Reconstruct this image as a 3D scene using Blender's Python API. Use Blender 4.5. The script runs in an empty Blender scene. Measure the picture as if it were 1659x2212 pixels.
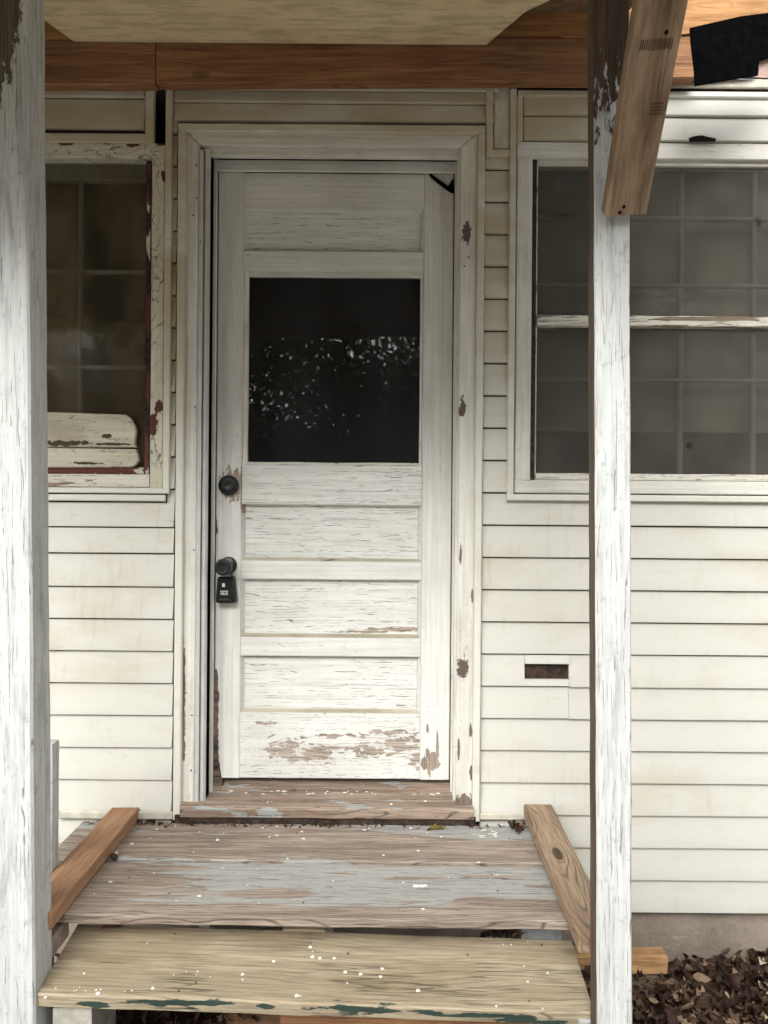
import bpy, math, random
from mathutils import Vector, Matrix, noise
random.seed(7)
R = math.radians
C = bpy.context.scene
COL = C.collection
# ---------------------------------------------------------------- camera, sky, sun, exposure
H = 1.49          # eye height above the ground
D = 2.30          # distance from the eye to the house wall
F = 1534.0        # focal length in units of a 1659 x 2212 picture
PHI = 0.008       # slight roll of the hand-held camera
cam = bpy.data.cameras.new('camera')
cam.sensor_fit = 'VERTICAL'; cam.sensor_height = 24; cam.sensor_width = 18
cam.lens = 24 * F / 2212
cam.clip_start = 0.02; cam.clip_end = 500
co = bpy.data.objects.new('camera', cam); COL.objects.link(co)
c_, s_ = math.cos(PHI), math.sin(PHI)
co.matrix_world = Matrix(((c_, -s_, 0, 0), (0, 0, -1, 0), (s_, c_, 0, H), (0, 0, 0, 1)))
C.camera = co

SUN_EL, SUN_AZ = R(33), R(196)      # azimuth clockwise from +Y; the light comes from behind the camera
w = bpy.data.worlds.new('World'); C.world = w; w.use_nodes = True
wt = w.node_tree; wt.nodes.clear()
sky = wt.nodes.new('ShaderNodeTexSky'); sky.sky_type = 'NISHITA'; sky.sun_disc = False
sky.sun_elevation = SUN_EL; sky.sun_rotation = SUN_AZ; sky.dust_density = 4.0; sky.air_density = 1.0
hsv = wt.nodes.new('ShaderNodeHueSaturation'); hsv.inputs['Saturation'].default_value = 0.13
bg = wt.nodes.new('ShaderNodeBackground'); bg.inputs['Strength'].default_value = 0.13
wo = wt.nodes.new('ShaderNodeOutputWorld')
wt.links.new(sky.outputs[0], hsv.inputs['Color']); wt.links.new(hsv.outputs[0], bg.inputs['Color']); wt.links.new(bg.outputs[0], wo.inputs['Surface'])
sl = bpy.data.lights.new('sun', 'SUN'); sl.energy = 1.5; sl.angle = R(45); sl.color = (1, 0.97, 0.925)
so = bpy.data.objects.new('sun', sl); COL.objects.link(so)
sd = Vector((math.sin(SUN_AZ) * math.cos(SUN_EL), math.cos(SUN_AZ) * math.cos(SUN_EL), math.sin(SUN_EL)))
so.rotation_euler = sd.to_track_quat('Z', 'Y').to_euler()
C.view_settings.view_transform = 'Standard'; C.view_settings.look = 'None'
C.view_settings.gamma = 1; C.view_settings.use_curve_mapping = False
C.view_settings.exposure = 1.12
C.cycles.max_bounces = 8

# ---------------------------------------------------------------- coordinates
def W(U, V, d):
    """point at distance d from the eye, U right of and V below the eye axis (in 1/F slopes)"""
    return Vector((U * d / F, d, H - V * d / F))
def P(u, v, d):
    a, b = u - 829.5, v - 1106
    return W(a * c_ + b * s_, b * c_ - a * s_, d)

# ---------------------------------------------------------------- materials
class NT:
    def __init__(s, name):
        s.m = bpy.data.materials.new(name); s.m.use_nodes = True
        s.t = s.m.node_tree; s.t.nodes.clear()
        s.out = s.t.nodes.new('ShaderNodeOutputMaterial')
    def n(s, ty, **kw):
        nd = s.t.nodes.new('ShaderNode' + ty)
        for k, v in kw.items(): setattr(nd, k, v)
        return nd
    def put(s, sock, v):
        if v is None: return
        if isinstance(v, bpy.types.NodeSocket): s.t.links.new(v, sock)
        elif isinstance(v, (tuple, list)) and sock.type == 'RGBA' and len(v) == 3: sock.default_value = (*v, 1)
        else: sock.default_value = v
    def math(s, op, a, b=None, c=None, clamp=False):
        nd = s.n('Math', operation=op); nd.use_clamp = clamp
        for i, v in enumerate((a, b, c)): s.put(nd.inputs[i], v)
        return nd.outputs[0]
    def vm(s, op, a, b=None):
        nd = s.n('VectorMath', operation=op); s.put(nd.inputs[0], a); s.put(nd.inputs[1], b)
        return nd.outputs[1] if op == 'LENGTH' else nd.outputs[0]
    def mix(s, f, a, b, mode='MIX'):
        nd = s.n('Mix', data_type='RGBA', blend_type=mode)
        s.put(nd.inputs[0], f); s.put(nd.inputs[6], a); s.put(nd.inputs[7], b)
        return nd.outputs[2]
    def noise(s, v, scale=1.0, detail=4, rough=.55, dist=0.0):
        nd = s.n('TexNoise'); s.put(nd.inputs['Vector'], v); nd.inputs['Scale'].default_value = scale
        nd.inputs['Detail'].default_value = detail; nd.inputs['Roughness'].default_value = rough
        nd.inputs['Distortion'].default_value = dist
        return nd.outputs['Fac']
    def ss(s, v, a, b, x0=0.0, x1=1.0):
        nd = s.n('MapRange', interpolation_type='SMOOTHSTEP')
        for i, q in enumerate((v, a, b, x0, x1)): s.put(nd.inputs[i], q)
        return nd.outputs[0]
    def ramp(s, f, st):
        nd = s.n('ValToRGB'); cr = nd.color_ramp
        while len(cr.elements) < len(st): cr.elements.new(.5)
        for e, (p, c) in zip(cr.elements, st): e.position = p; e.color = (*c, 1)
        s.put(nd.inputs[0], f); return nd.outputs[0]
    def coords(s, rnd=True):
        tc = s.n('TexCoord').outputs['Object']
        if not rnd: return tc
        oi = s.n('ObjectInfo'); r = s.math('MULTIPLY', oi.outputs['Random'], 37.0)
        cb = s.n('CombineXYZ'); s.put(cb.inputs[0], r); s.put(cb.inputs[1], r); s.put(cb.inputs[2], r)
        return s.vm('ADD', tc, cb.outputs[0])
    def pos(s): return s.n('NewGeometry').outputs['Position']
    def sc(s, v, xyz): return s.vm('MULTIPLY', v, xyz)
    def blobs(s, lst, nz, amp=.8):
        """union of ragged ellipses in world space: (x, y, z, rx, ry, rz); ry/any None = unbounded"""
        p = s.pos(); cur = None
        for (x, y, z, rx, ry, rz) in lst:
            q = s.vm('SUBTRACT', p, (x, y, z))
            q = s.vm('MULTIPLY', q, tuple(0.0 if r is None else 1.0 / r for r in (rx, ry, rz)))
            l = s.vm('LENGTH', q)
            cur = l if cur is None else s.math('MINIMUM', cur, l)
        f = s.math('ADD', cur, s.math('MULTIPLY', s.math('SUBTRACT', nz, .5), amp * 4))
        return s.ss(f, 1.04, .96)
    def bsdf(s, col, rough=.7, bump=None, dist=.001, strength=1.0, spec=.3):
        b = s.n('BsdfPrincipled'); s.put(b.inputs['Base Color'], col); s.put(b.inputs['Roughness'], rough)
        b.inputs['Specular IOR Level'].default_value = spec
        if bump is not None:
            bp = s.n('Bump'); bp.inputs['Distance'].default_value = dist; bp.inputs['Strength'].default_value = strength
            s.put(bp.inputs['Height'], bump); s.t.links.new(bp.outputs[0], b.inputs['Normal'])
        s.t.links.new(b.outputs[0], s.out.inputs[0])
        return b

def grain(t, v, dark, light, sx=2.2, sy=34, cath=True, k=1.0, rings=70, bend=2.2, knot=None, lw=.10):
    """long-fibre wood grain along local X"""
    base = t.noise(t.sc(v, (sx, sy, sy)), 1, 6, .62, .6)
    fine = t.noise(t.sc(v, (sx * 4, sy * 6, sy * 6)), 1, 3, .6)
    col = t.mix(t.ss(base, .33, .67), dark, light)
    if cath:
        sz = t.n('SeparateXYZ'); t.put(sz.inputs[0], v)
        q = t.math('ADD', t.math('MULTIPLY', sz.outputs[1], rings), t.math('MULTIPLY', t.noise(t.sc(v, (1.7, 7, 7)), 1, 2.5, .45, .2), rings * bend / 22))
        if knot:
            dv = t.vm('MULTIPLY', t.vm('SUBTRACT', t.n('TexCoord').outputs['Object'], (knot[0], knot[1], 0)), (13, 34, 0))
            kd = t.vm('LENGTH', dv)
            q = t.math('ADD', q, t.math('DIVIDE', knot[2], t.math('ADD', t.math('MULTIPLY', kd, kd), .35)))
        lines = t.math('ABSOLUTE', t.math('SUBTRACT', t.math('FRACT', q), .5))
        lm = t.ss(lines, .0, lw, 1.0, 0.0)
        vis = t.ss(t.noise(t.sc(v, (3, 16, 16)), 1, 2), .34, .58)
        lm = t.math('MULTIPLY', lm, vis)
        col = t.mix(t.math('MULTIPLY', lm, .75 * k, clamp=True), col, tuple(c * .38 for c in dark))
        base = t.math('SUBTRACT', base, t.math('MULTIPLY', lm, .3))
        if knot: col = t.mix(t.ss(kd, .55, .35), col, tuple(c * .2 for c in dark))
    col = t.mix(t.math('MULTIPLY', t.ss(fine, .46, .62), .42), col, tuple(c * .5 for c in dark))
    return col, t.math('ADD', base, t.math('MULTIPLY', fine, .5))

def M_wood(name, dark, light, sy=34, k=1.0, cath=True, knots=.0, stain=None, stainamt=.4, rough=.75, blobs=None, bcol=(.01, .09, .08), lowbump=.8, checks=.5, **gk):
    t = NT(name); v = t.coords()
    col, bm = grain(t, v, dark, light, sy=sy, k=k, cath=cath, **gk)
    if stain:
        s = t.noise(t.sc(v, (4, 9, 9)), 1, 5, .6)
        col = t.mix(t.math('MULTIPLY', t.ss(s, .48, .7), stainamt), col, stain)
    ch = t.noise(t.sc(v, (2.5, 110, 110)), 1, 2, .5, .3)
    gate = t.ss(t.noise(t.sc(v, (5, 14, 14)), 1, 2), .5, .62)
    cm = t.math('MULTIPLY', t.math('MULTIPLY', t.ss(t.math('ABSOLUTE', t.math('SUBTRACT', ch, .5)), .012, .03, 1.0, 0.0), gate), checks)
    col = t.mix(cm, col, tuple(c * .18 for c in dark))
    if knots:
        vo = t.n('TexVoronoi'); t.put(vo.inputs['Vector'], t.sc(v, (3.2, 7, 7))); vo.inputs['Scale'].default_value = 1
        km = t.ss(vo.outputs['Distance'], .06, .12, 1.0, 0.0)
        col = t.mix(t.math('MULTIPLY', km, knots), col, tuple(c * .25 for c in dark))
    if blobs:
        nz = t.noise(t.sc(v, (9, 60, 60)), 1, 4, .6)
        bmask = t.blobs(blobs, nz, 1.0); col = t.mix(t.math('MULTIPLY', bmask, .92), col, bcol)
    h = t.math('SUBTRACT', bm, t.math('MULTIPLY', cm, 1.5))
    t.bsdf(col, rough, h, .0018, lowbump)
    return t.m

def M_paint(name, paint, wood=(.16, .12, .095), wood2=(.30, .24, .19), peel=.70, crack=.5, cs=(9, 75), dirt=.25, dirtcol=(.25, .22, .15),
            blobs=None, blobs2=None, b2col=(.13, .016, .012), under=None, ps=(6, 24), bamp=.8, rough=.62, crackcol=(.09, .08, .065), cw=1.0, bsc=(30, 75), mottle=.22):
    """old brushed paint over wood: dirt, drying cracks, chips down to the wood; world-placed worn patches"""
    t = NT(name); v = t.coords()
    wcol, wb = grain(t, v, wood, wood2, sy=40, cath=True, rings=110, bend=2.6, k=1.2, lw=.15)
    if under is not None: wcol = t.mix(.8, wcol, under)
    br = t.noise(t.sc(v, (3, 90, 90)), 1, 3, .6)
    lg = t.noise(v, 3.5, 5, .6)
    p = t.mix(t.ss(br, .3, .75), tuple(c * .86 for c in paint), tuple(min(1, c * 1.04) for c in paint))
    p = t.mix(t.math('MULTIPLY', t.ss(lg, .42, .72), dirt), p, dirtcol)
    mo = t.noise(t.sc(v, (5, 42, 42)), 1, 7, .72, .4)
    p = t.mix(t.math('MULTIPLY', t.ss(mo, .46, .70), mottle), p, tuple(c * .42 for c in paint))
    gs = t.noise(v, 34, 6, .75)
    p = t.mix(t.math('MULTIPLY', t.ss(gs, .55, .72), mottle * .9), p, tuple(c * .5 for c in dirtcol))
    sp = t.noise(v, 130, 3, .7)
    p = t.mix(t.math('MULTIPLY', t.ss(sp, .66, .76), .35), p, dirtcol)
    # cracks
    if cs[1] < 45:
        cn = t.noise(t.sc(v, (cs[0], cs[1], cs[1])), 1, 3, .5, .25)
        g = t.noise(t.sc(v, (11, 26, 26)), 1, 4, .65)
        cm = t.math('MULTIPLY', t.ss(t.math('ABSOLUTE', t.math('SUBTRACT', cn, .5)), .006 * cw, .022 * cw, 1.0, 0.0), t.ss(g, .64 - .26 * crack, .80 - .26 * crack))
    else:       # fine drying cracks that follow the brush strokes and the grain
        sz = t.n('SeparateXYZ'); t.put(sz.inputs[0], v)
        yy = t.math('ADD', sz.outputs[1], sz.outputs[2]); cm = None
        for K, off, ww in ((cs[1] * 1.25, 0.0, .07), (cs[1] * .55, 3.7, .045)):
            q = t.math('ADD', t.math('MULTIPLY', yy, K), t.math('MULTIPLY', t.noise(t.vm('ADD', t.sc(v, (cs[0], 16, 16)), (off, off, off)), 1, 3, .55), 2.4))
            ln = t.ss(t.math('ABSOLUTE', t.math('SUBTRACT', t.math('FRACT', q), .5)), ww * .35 * cw, ww * 1.5 * cw, 1.0, 0.0)
            g = t.noise(t.vm('ADD', t.sc(v, (cs[0] * 3.2, K * .75, K * .75)), (off, 0, off)), 1, 3, .6)
            g2 = t.noise(t.vm('ADD', t.sc(v, (3, 7, 7)), (0, off, 0)), 1, 2, .5)
            gg = t.math('MULTIPLY', t.ss(g, .60 - .12 * crack, .68 - .12 * crack), t.ss(g2, .56 - .26 * crack, .70 - .26 * crack))
            c1 = t.math('MULTIPLY', ln, gg); cm = c1 if cm is None else t.math('MAXIMUM', cm, c1)
    cm = t.math('MULTIPLY', cm, min(1, .35 + crack * .55))
    # peeling
    pn = t.noise(t.sc(v, (ps[0], ps[1], ps[1])), 1, 8, .62, .5)
    pm = t.ss(pn, peel, peel + .012)
    if blobs:
        bz = t.noise(t.sc(v, (bsc[0], bsc[1], bsc[1])), 1, 7, .62, .4)
        pm = t.math('MAXIMUM', pm, t.blobs(blobs, bz, bamp))
    col = t.mix(cm, p, crackcol)
    edge = None
    col = t.mix(pm, col, wcol)
    col = t.mix(t.math('MULTIPLY', t.math('MULTIPLY', cm, pm), .8), col, tuple(c * .6 for c in crackcol))
    if blobs2:
        bz2 = t.noise(t.sc(v, (45, 60, 60)), 1, 6, .65)
        b2 = t.blobs(blobs2, bz2, .8)
        col = t.mix(b2, col, b2col if not callable(b2col) else b2col(t, v)); pm = t.math('MAXIMUM', pm, b2)
    h = t.math('ADD', t.math('MULTIPLY', t.math('SUBTRACT', 1.0, pm), .9), t.math('MULTIPLY', br, .18))
    h = t.math('SUBTRACT', h, t.math('MULTIPLY', cm, .8))
    h = t.math('ADD', h, t.math('MULTIPLY', wb, .25))
    t.bsdf(col, t.mix(pm, (rough,) * 3, (.85,) * 3), h, .0011, .8)
    return t.m

def M_plain(name, col, rough=.5, spec=.4, var=.15, scale=30, bump=.15):
    t = NT(name); v = t.coords(); n = t.noise(v, scale, 5, .6)
    c = t.mix(t.ss(n, .3, .75), tuple(x * (1 - var) for x in col), tuple(min(1, x * (1 + var)) for x in col))
    t.bsdf(c, rough, n, .0006, bump, spec); return t.m

def M_vinyl(name, col, dirtcol=(.42, .33, .18), dirt=.35):
    t = NT(name); v = t.coords(); p = t.pos()
    emb = t.noise(t.sc(v, (22, 160, 160)), 1, 4, .6, .3)
    lg = t.noise(t.sc(p, (2.2, 2, 5)), 1, 5, .62)
    dn = t.noise(t.sc(v, (6, 30, 30)), 1, 6, .65)
    c = t.mix(t.ss(emb, .3, .8), tuple(x * .965 for x in col), col)
    c = t.mix(t.math('MULTIPLY', t.ss(lg, .47, .75), dirt), c, dirtcol)
    c = t.mix(t.math('MULTIPLY', t.ss(dn, .55, .8), dirt * .45), c, (.22, .2, .15))
    dr = t.noise(t.sc(p, (55, 1, 6)), 1, 5, .65, .3)
    c = t.mix(t.math('MULTIPLY', t.math('MULTIPLY', t.ss(dr, .54, .72), t.ss(lg, .38, .62)), .22), c, (.27, .24, .17))
    sm = t.noise(t.sc(p, (14, 1, 22)), 1, 7, .75)
    c = t.mix(t.math('MULTIPLY', t.ss(sm, .58, .72), .22), c, (.30, .26, .18))
    # uneven yellow stain higher up, doubling as painted warm shade under the porch
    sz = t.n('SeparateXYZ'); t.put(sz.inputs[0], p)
    shade_z = t.math('MULTIPLY', t.ss(sz.outputs[2], 1.45, 2.3), t.ss(sz.outputs[0], 1.0, .55))
    c = t.mix(t.math('MULTIPLY', t.math('MULTIPLY', shade_z, t.ss(lg, .3, .6)), .65), c, (.40, .32, .17))
    c = t.mix(t.math('MULTIPLY', t.ss(t.noise(v, 210, 2, .6), .72, .78), .4), c, (.08, .07, .05))
    t.bsdf(c, .5, emb, .0006, .35, .35); return t.m

def M_glass(name, refl=.10, tint=(.02, .02, .02), film=.25, rough=.015):
    """old window glass: sees through, mirrors the yard, carries a film of dust"""
    t = NT(name)
    tr = t.n('BsdfTransparent'); tr.inputs[0].default_value = (.85, .87, .85, 1)
    gl = t.n('BsdfGlossy'); gl.inputs['Roughness'].default_value = rough; gl.inputs[0].default_value = (1, 1, 1, 1)
    v = t.pos()
    bp = t.n('Bump'); bp.inputs['Distance'].default_value = .0006; bp.inputs['Strength'].default_value = .35
    t.put(bp.inputs['Height'], t.noise(t.sc(v, (9, 9, 14)), 1, 1, .4)); t.t.links.new(bp.outputs[0], gl.inputs['Normal'])
    df = t.n('BsdfDiffuse'); df.inputs[0].default_value = (*tint, 1)
    fr = t.n('Fresnel'); fr.inputs[0].default_value = 1.5
    rf = t.math('MAXIMUM', t.math('MULTIPLY', fr.outputs[0], refl / .04), 0.0, clamp=True)
    dust = t.math('MULTIPLY', t.ss(t.noise(t.sc(v, (6, 6, 3)), 1, 3, .5), .1, .8), film)
    m1 = t.n('MixShader'); t.put(m1.inputs[0], dust); t.t.links.new(tr.outputs[0], m1.inputs[1]); t.t.links.new(df.outputs[0], m1.inputs[2])
    m2 = t.n('MixShader'); t.put(m2.inputs[0], rf); t.t.links.new(m1.outputs[0], m2.inputs[1]); t.t.links.new(gl.outputs[0], m2.inputs[2])
    t.t.links.new(m2.outputs[0], t.out.inputs[0]); return t.m

def wx(U, d=D): return U * d / F
def wz(V, d=D): return H - V * d / F
def blob(U, V, rU, rV, d=D): return (wx(U, d), 0, wz(V, d), rU * d / F, None, rV * d / F)

CREAM = (.605, .60, .545)
PAINT = (.73, .72, .655)
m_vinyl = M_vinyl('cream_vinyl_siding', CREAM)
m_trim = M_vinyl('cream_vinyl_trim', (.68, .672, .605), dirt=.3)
m_casing = M_paint('old_cream_casing_paint', PAINT, peel=.80, crack=.25, dirt=.3,
    blobs=[blob(-430, 450, 8, 90), blob(-428, 330, 4, 60), blob(178, 622, 20, 20), blob(192, 560, 5, 16), blob(164, 510, 3, 24), blob(190, 470, 3, 14), blob(191, 180, 2.5, 16), blob(165, 90, 3, 22)],
    bamp=.6, blobs2=[blob(172, -600, 9, 22), blob(166, -226, 7, 20), blob(172, 332, 10, 26)], b2col=(.12, .09, .07))
m_frame = M_paint('aged_frame_paint', PAINT, peel=.83, crack=.3, dirt=.35)
m_stile = M_paint('door_paint', (.74, .74, .70), mottle=.13, peel=.78, crack=.22, dirt=.2, cs=(10, 60),
    blobs=[blob(112, 552, 16, 24), blob(122, 515, 4, 22), blob(94, 556, 9, 14), blob(100, 480, 3, 12), blob(-336, -58, 24, 34), blob(-312, -60, 8, 60), blob(-310, -30, 5, 40)], bamp=.7,
    wood=(.27, .215, .17), wood2=(.44, .37, .30))
m_panel = M_paint('cracked_panel_paint', (.74, .74, .70), mottle=.13, peel=.80, crack=.8, dirt=.16, cs=(5, 85), ps=(7, 40),
    blobs=[blob(40, 262, 70, 5), blob(-40, 268, 50, 3)], wood=(.27, .215, .17), wood2=(.44, .37, .30))
m_brail = M_paint('peeling_bottom_rail_paint', (.74, .74, .70), mottle=.13, peel=.72, crack=.7, dirt=.18, cs=(9, 80), ps=(9, 34),
    blobs=[blob(-210, 532, 38, 20), blob(-150, 536, 50, 15), blob(-30, 530, 42, 13), blob(40, 515, 36, 16), blob(78, 548, 16, 18), blob(-100, 497, 60, 4), blob(30, 488, 50, 5), blob(-255, 470, 14, 4)],
    bamp=1.5, wood=(.33, .275, .225), wood2=(.50, .435, .36))
m_post = M_paint('weathered_white_post_paint', (.64, .655, .645), peel=.74, mottle=.62, crack=.8, cs=(3.2, 80), ps=(9, 70), cw=.75, dirt=.12, dirtcol=(.45, .46, .44),
    wood=(.20, .17, .14), wood2=(.35, .31, .26), crackcol=(.13, .12, .11))
m_postR = M_paint('half_painted_post', (.64, .655, .645), peel=.74, mottle=.62, crack=.8, cs=(3.2, 80), ps=(9, 70), cw=.75, dirt=.12, dirtcol=(.45, .46, .44),
    wood=(.055, .035, .022), wood2=(.11, .072, .048), crackcol=(.13, .12, .11), blobs=[(.50, 0, H + 1.60, .25, None, .72)], bamp=.25)
m_postL = M_paint('worn_white_post_paint', (.64, .655, .645), peel=.75, mottle=.62, crack=.8, cs=(3.2, 80), ps=(9, 70), cw=.75, dirt=.12, dirtcol=(.45, .46, .44),
    wood=(.10, .085, .062), wood2=(.16, .135, .10), crackcol=(.13, .12, .11), blobs=[(-.905, 0, H + 1.10, .062, None, .15), (-.93, 0, H + 1.0, .04, None, .14), (-.875, 0, H + 1.12, .035, None, .14)], bamp=.45)
m_rawpost = M_wood('bare_grey_brown_post_wood', (.085, .063, .045), (.17, .13, .092), sy=60, cath=False)
m_ledger = M_wood('orange_pine', (.22, .105, .050), (.37, .19, .092), sy=40, k=.8, rings=55, checks=.25, knots=.5)
m_ply = M_wood('cream_ceiling_board', (.80, .64, .40), (.85, .71, .47), sy=7, cath=False, checks=.0, stain=(.45, .34, .19), stainamt=.4)
m_rafter = M_wood('orange_rafter_wood', (.36, .18, .07), (.52, .28, .12), sy=26, k=.4, stain=(.14, .07, .03), checks=.2)
m_brace = M_wood('tan_brace_wood', (.29, .195, .125), (.44, .315, .21), sy=20, k=.35, cath=False, stain=(.14, .075, .036), stainamt=.75, knots=.5, checks=.5)
m_lumL = M_wood('reddish_tan_lumber', (.34, .185, .10), (.46, .265, .15), sy=24, k=.2, stain=(.22, .12, .06), stainamt=.45, knots=.4, checks=.15)
m_lumR = M_wood('striped_pine_lumber', (.27, .185, .12), (.44, .33, .225), sy=20, k=1.1, stain=(.22, .155, .10), stainamt=.3, checks=.1, rings=75, bend=5, lw=.22, knot=(.03, .008, 1.6))
m_deck = M_paint('grey_deck_paint_worn', (.37, .37, .345), wood=(.24, .19, .15), wood2=(.43, .36, .295), peel=.60, crack=.95, cs=(4, 70), ps=(3.5, 34), bamp=.75, bsc=(4, 36),
    blobs=[(-.1, 1.755, 0, 1.2, .045, None), (-.85, 1.88, 0, .33, .16, None), (.1, 2.02, 0, .5, .02, None), (-.3, 1.85, 0, .12, .02, None), (.35, 1.80, 0, .2, .04, None)], dirt=.2, dirtcol=(.3, .27, .24), crackcol=(.12, .095, .08), rough=.75)
m_deckb = M_paint('grey_deck_paint_mostly_gone', (.37, .37, .345), wood=(.23, .18, .14), wood2=(.42, .345, .28), peel=.62, crack=.95, cs=(4, 70), ps=(3.5, 34), bamp=.75, bsc=(4, 36),
    blobs=[(-.35, 2.12, 0, .75, .10, None), (.2, 2.08, 0, .5, .07, None), (-.5, 2.24, 0, .35, .05, None)], dirt=.25, dirtcol=(.3, .26, .22), crackcol=(.11, .085, .07), rough=.75)
m_sill = M_paint('bare_threshold_wood', (.36, .37, .36), wood=(.22, .16, .12), wood2=(.40, .315, .245), peel=.42, crack=.9, cs=(6, 60), ps=(5, 22), dirt=.3, rough=.8,
    crackcol=(.1, .08, .06))
GREEN = (.010, .042, .036)
m_step = M_wood('greenish_treated_plank', (.33, .27, .18), (.47, .395, .275), sy=30, k=1.1, rings=75, bend=2.0, lw=.09, stain=(.26, .19, .11), stainamt=.45, knots=.35, checks=.6,
    blobs=[(x, 1.62, z, rx, .02, rz * 1.0) for x, z, rx, rz in [(-.49, H - 1.128, .075, .010), (-.40, H - 1.126, .05, .009), (-.655, H - 1.135, .03, .008), (-.26, H - 1.134, .02, .010), (-.08, H - 1.140, .07, .012), (-.02, H - 1.141, .05, .011), (.11, H - 1.142, .035, .006), (.24, H - 1.148, .09, .005), (.33, H - 1.154, .06, .010), (.39, H - 1.162, .04, .007)]], bcol=GREEN)
m_dark = M_plain('dark_hollow', (.012, .010, .009), .9, .1)
m_sheath = M_plain('dark_old_sheathing', (.05, .036, .028), .9, .1, .5, 60)
m_black = M_plain('black_hardware', (.006, .0065, .008), .4, .5, .2, 40, .05)
m_box = M_plain('black_lock_box_plastic', (.003, .0035, .004), .4, .35, .2, 60, .1)
m_boxside = M_plain('dark_grey_lock_box_plate', (.09, .095, .09), .45, .4)
m_print = M_plain('pale_print', (.62, .62, .58), .5)
m_dimprint = M_plain('dim_grey_print', (.06, .062, .07), .5)
m_metal = M_plain('pale_grey_metal_strip', (.51, .51, .485), .6, .5, .1, 12, .2)
m_felt = M_plain('black_roofing_felt', (.0035, .0035, .004), .95, .0, .3, 50, .5)
m_curtain = M_plain('brown_interior', (.055, .045, .030), .9, .1, .5, 6)
m_shade = M_plain('dull_interior_shade', (.34, .32, .25), .9, .1, .25, 4)
m_drop = M_plain('white_paint_drop', (.80, .79, .70), .5)
m_brass = M_plain('dull_screw', (.2, .17, .12), .5)
m_shingle = M_plain('roof_boards', (.22, .15, .09), .9, .1, .3)
m_flash = M_plain('weathered_white_board', (.52, .50, .42), .7, .2, .2, 20)

def mk_window_sash():
    return M_paint('flaking_sash_paint', (.68, .66, .58), peel=.62, crack=.9, cs=(8, 60), ps=(9, 45), dirt=.3, wood=(.19, .14, .10), wood2=(.32, .25, .18))
m_sash = mk_window_sash()
m_rail2 = M_paint('flaked_meeting_rail', (.68, .66, .58), peel=.52, crack=.9, cs=(6, 60), ps=(3.5, 40), dirt=.3, wood=(.21, .16, .11), wood2=(.33, .27, .19))
m_redframe = M_paint('cracked_cream_over_red_paint', (.66, .63, .51), peel=.735, crack=1.0, cs=(18, 30), ps=(9, 16), dirt=.28, under=(.085, .012, .01),
    blobs=[blob(-497, -183, 10, 24), blob(-486, -222, 9, 13), blob(-478, -718, 6, 12), blob(-545, -787, 14, 7), blob(-600, -790, 18, 5), blob(-482, -786, 14, 4), blob(-690, -786, 16, 5)], bamp=.55)
m_redputty = M_paint('red_paint_under_flaked_white', (.66, .62, .54), peel=.50, crack=.6, ps=(5, 12), under=(.11, .014, .012), dirt=.3,
    blobs=[blob(-514, -430, 7, 70), blob(-514, -320, 6, 60), blob(-514, -250, 6, 40), blob(-680, -84, 45, 9), blob(-516, -620, 6, 26)], bamp=.4)
def M_screen():
    t = NT('dusty_insect_screen'); v = t.pos()
    tr = t.n('BsdfTransparent'); df = t.n('BsdfDiffuse')
    n1 = t.noise(t.sc(v, (5, 5, 5)), 1, 6, .65); n2 = t.noise(v, 330, 2, .7)
    c = t.mix(t.ss(n1, .35, .72), (.084, .078, .067), (.132, .123, .106))
    c = t.mix(t.math('MULTIPLY', t.ss(n2, .5, .75), .4), c, (.2, .19, .17))
    pz = t.noise(t.sc(v, (14, 14, 14)), 1, 6, .7)
    c = t.mix(t.math('MULTIPLY', t.blobs([blob(612, -465, 55, 34), blob(575, -440, 40, 26), blob(660, -452, 30, 14)], pz, .9), t.math('MULTIPLY', t.ss(t.noise(v, 38, 5, .7), .40, .62), .5)), c, (.24, .225, .20))
    c = t.mix(t.math('MULTIPLY', t.blobs([blob(385, -648, 24, 6), blob(810, -640, 7, 12), blob(664, -150, 6, 6), blob(430, -620, 20, 3)], pz, .5), .75), c, (.025, .02, .018))
    t.put(df.inputs[0], c)
    mx = t.n('MixShader'); t.put(mx.inputs[0], t.math('ADD', t.math('MULTIPLY', n1, .16), .50))
    t.t.links.new(tr.outputs[0], mx.inputs[1]); t.t.links.new(df.outputs[0], mx.inputs[2]); t.t.links.new(mx.outputs[0], t.out.inputs[0])
    return t.m
m_screen = M_screen()
m_glass_door = M_glass('dark_door_glass', .07, (.040, .041, .044), .6, .018)
m_glass_win = M_glass('window_glass', .006, (.15, .122, .075), .8, .05)
m_glass_r = M_glass('window_glass_behind_screen', .008, (.05, .045, .035), .2, .05)
def M_found():
    t = NT('rough_stucco_foundation'); v = t.pos()
    a = t.noise(v, 5, 6, .65); b = t.noise(v, 60, 5, .7)
    c = t.mix(t.ss(a, .35, .7), (.21, .175, .14), (.33, .28, .23))
    c = t.mix(t.math('MULTIPLY', t.ss(b, .55, .75), .5), c, (.10, .078, .06))
    c = t.mix(t.math('MULTIPLY', t.ss(t.noise(t.sc(v, (8, 8, 25)), 1, 5, .7), .64, .7), .6), c, (.34, .31, .26))
    t.bsdf(c, .95, t.math('ADD', b, t.math('MULTIPLY', a, 2.0)), .006, .8, .1); return t.m
m_found = M_found()
def M_soil():
    t = NT('dark_soil'); v = t.pos(); a = t.noise(v, 14, 8, .7); b = t.noise(v, 90, 4, .7)
    c = t.mix(t.ss(a, .35, .7), (.018, .011, .007), (.06, .036, .022))
    t.bsdf(c, .95, t.math('ADD', a, t.math('MULTIPLY', b, .3)), .02, 1, .1); return t.m
m_soil = M_soil()
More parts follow.
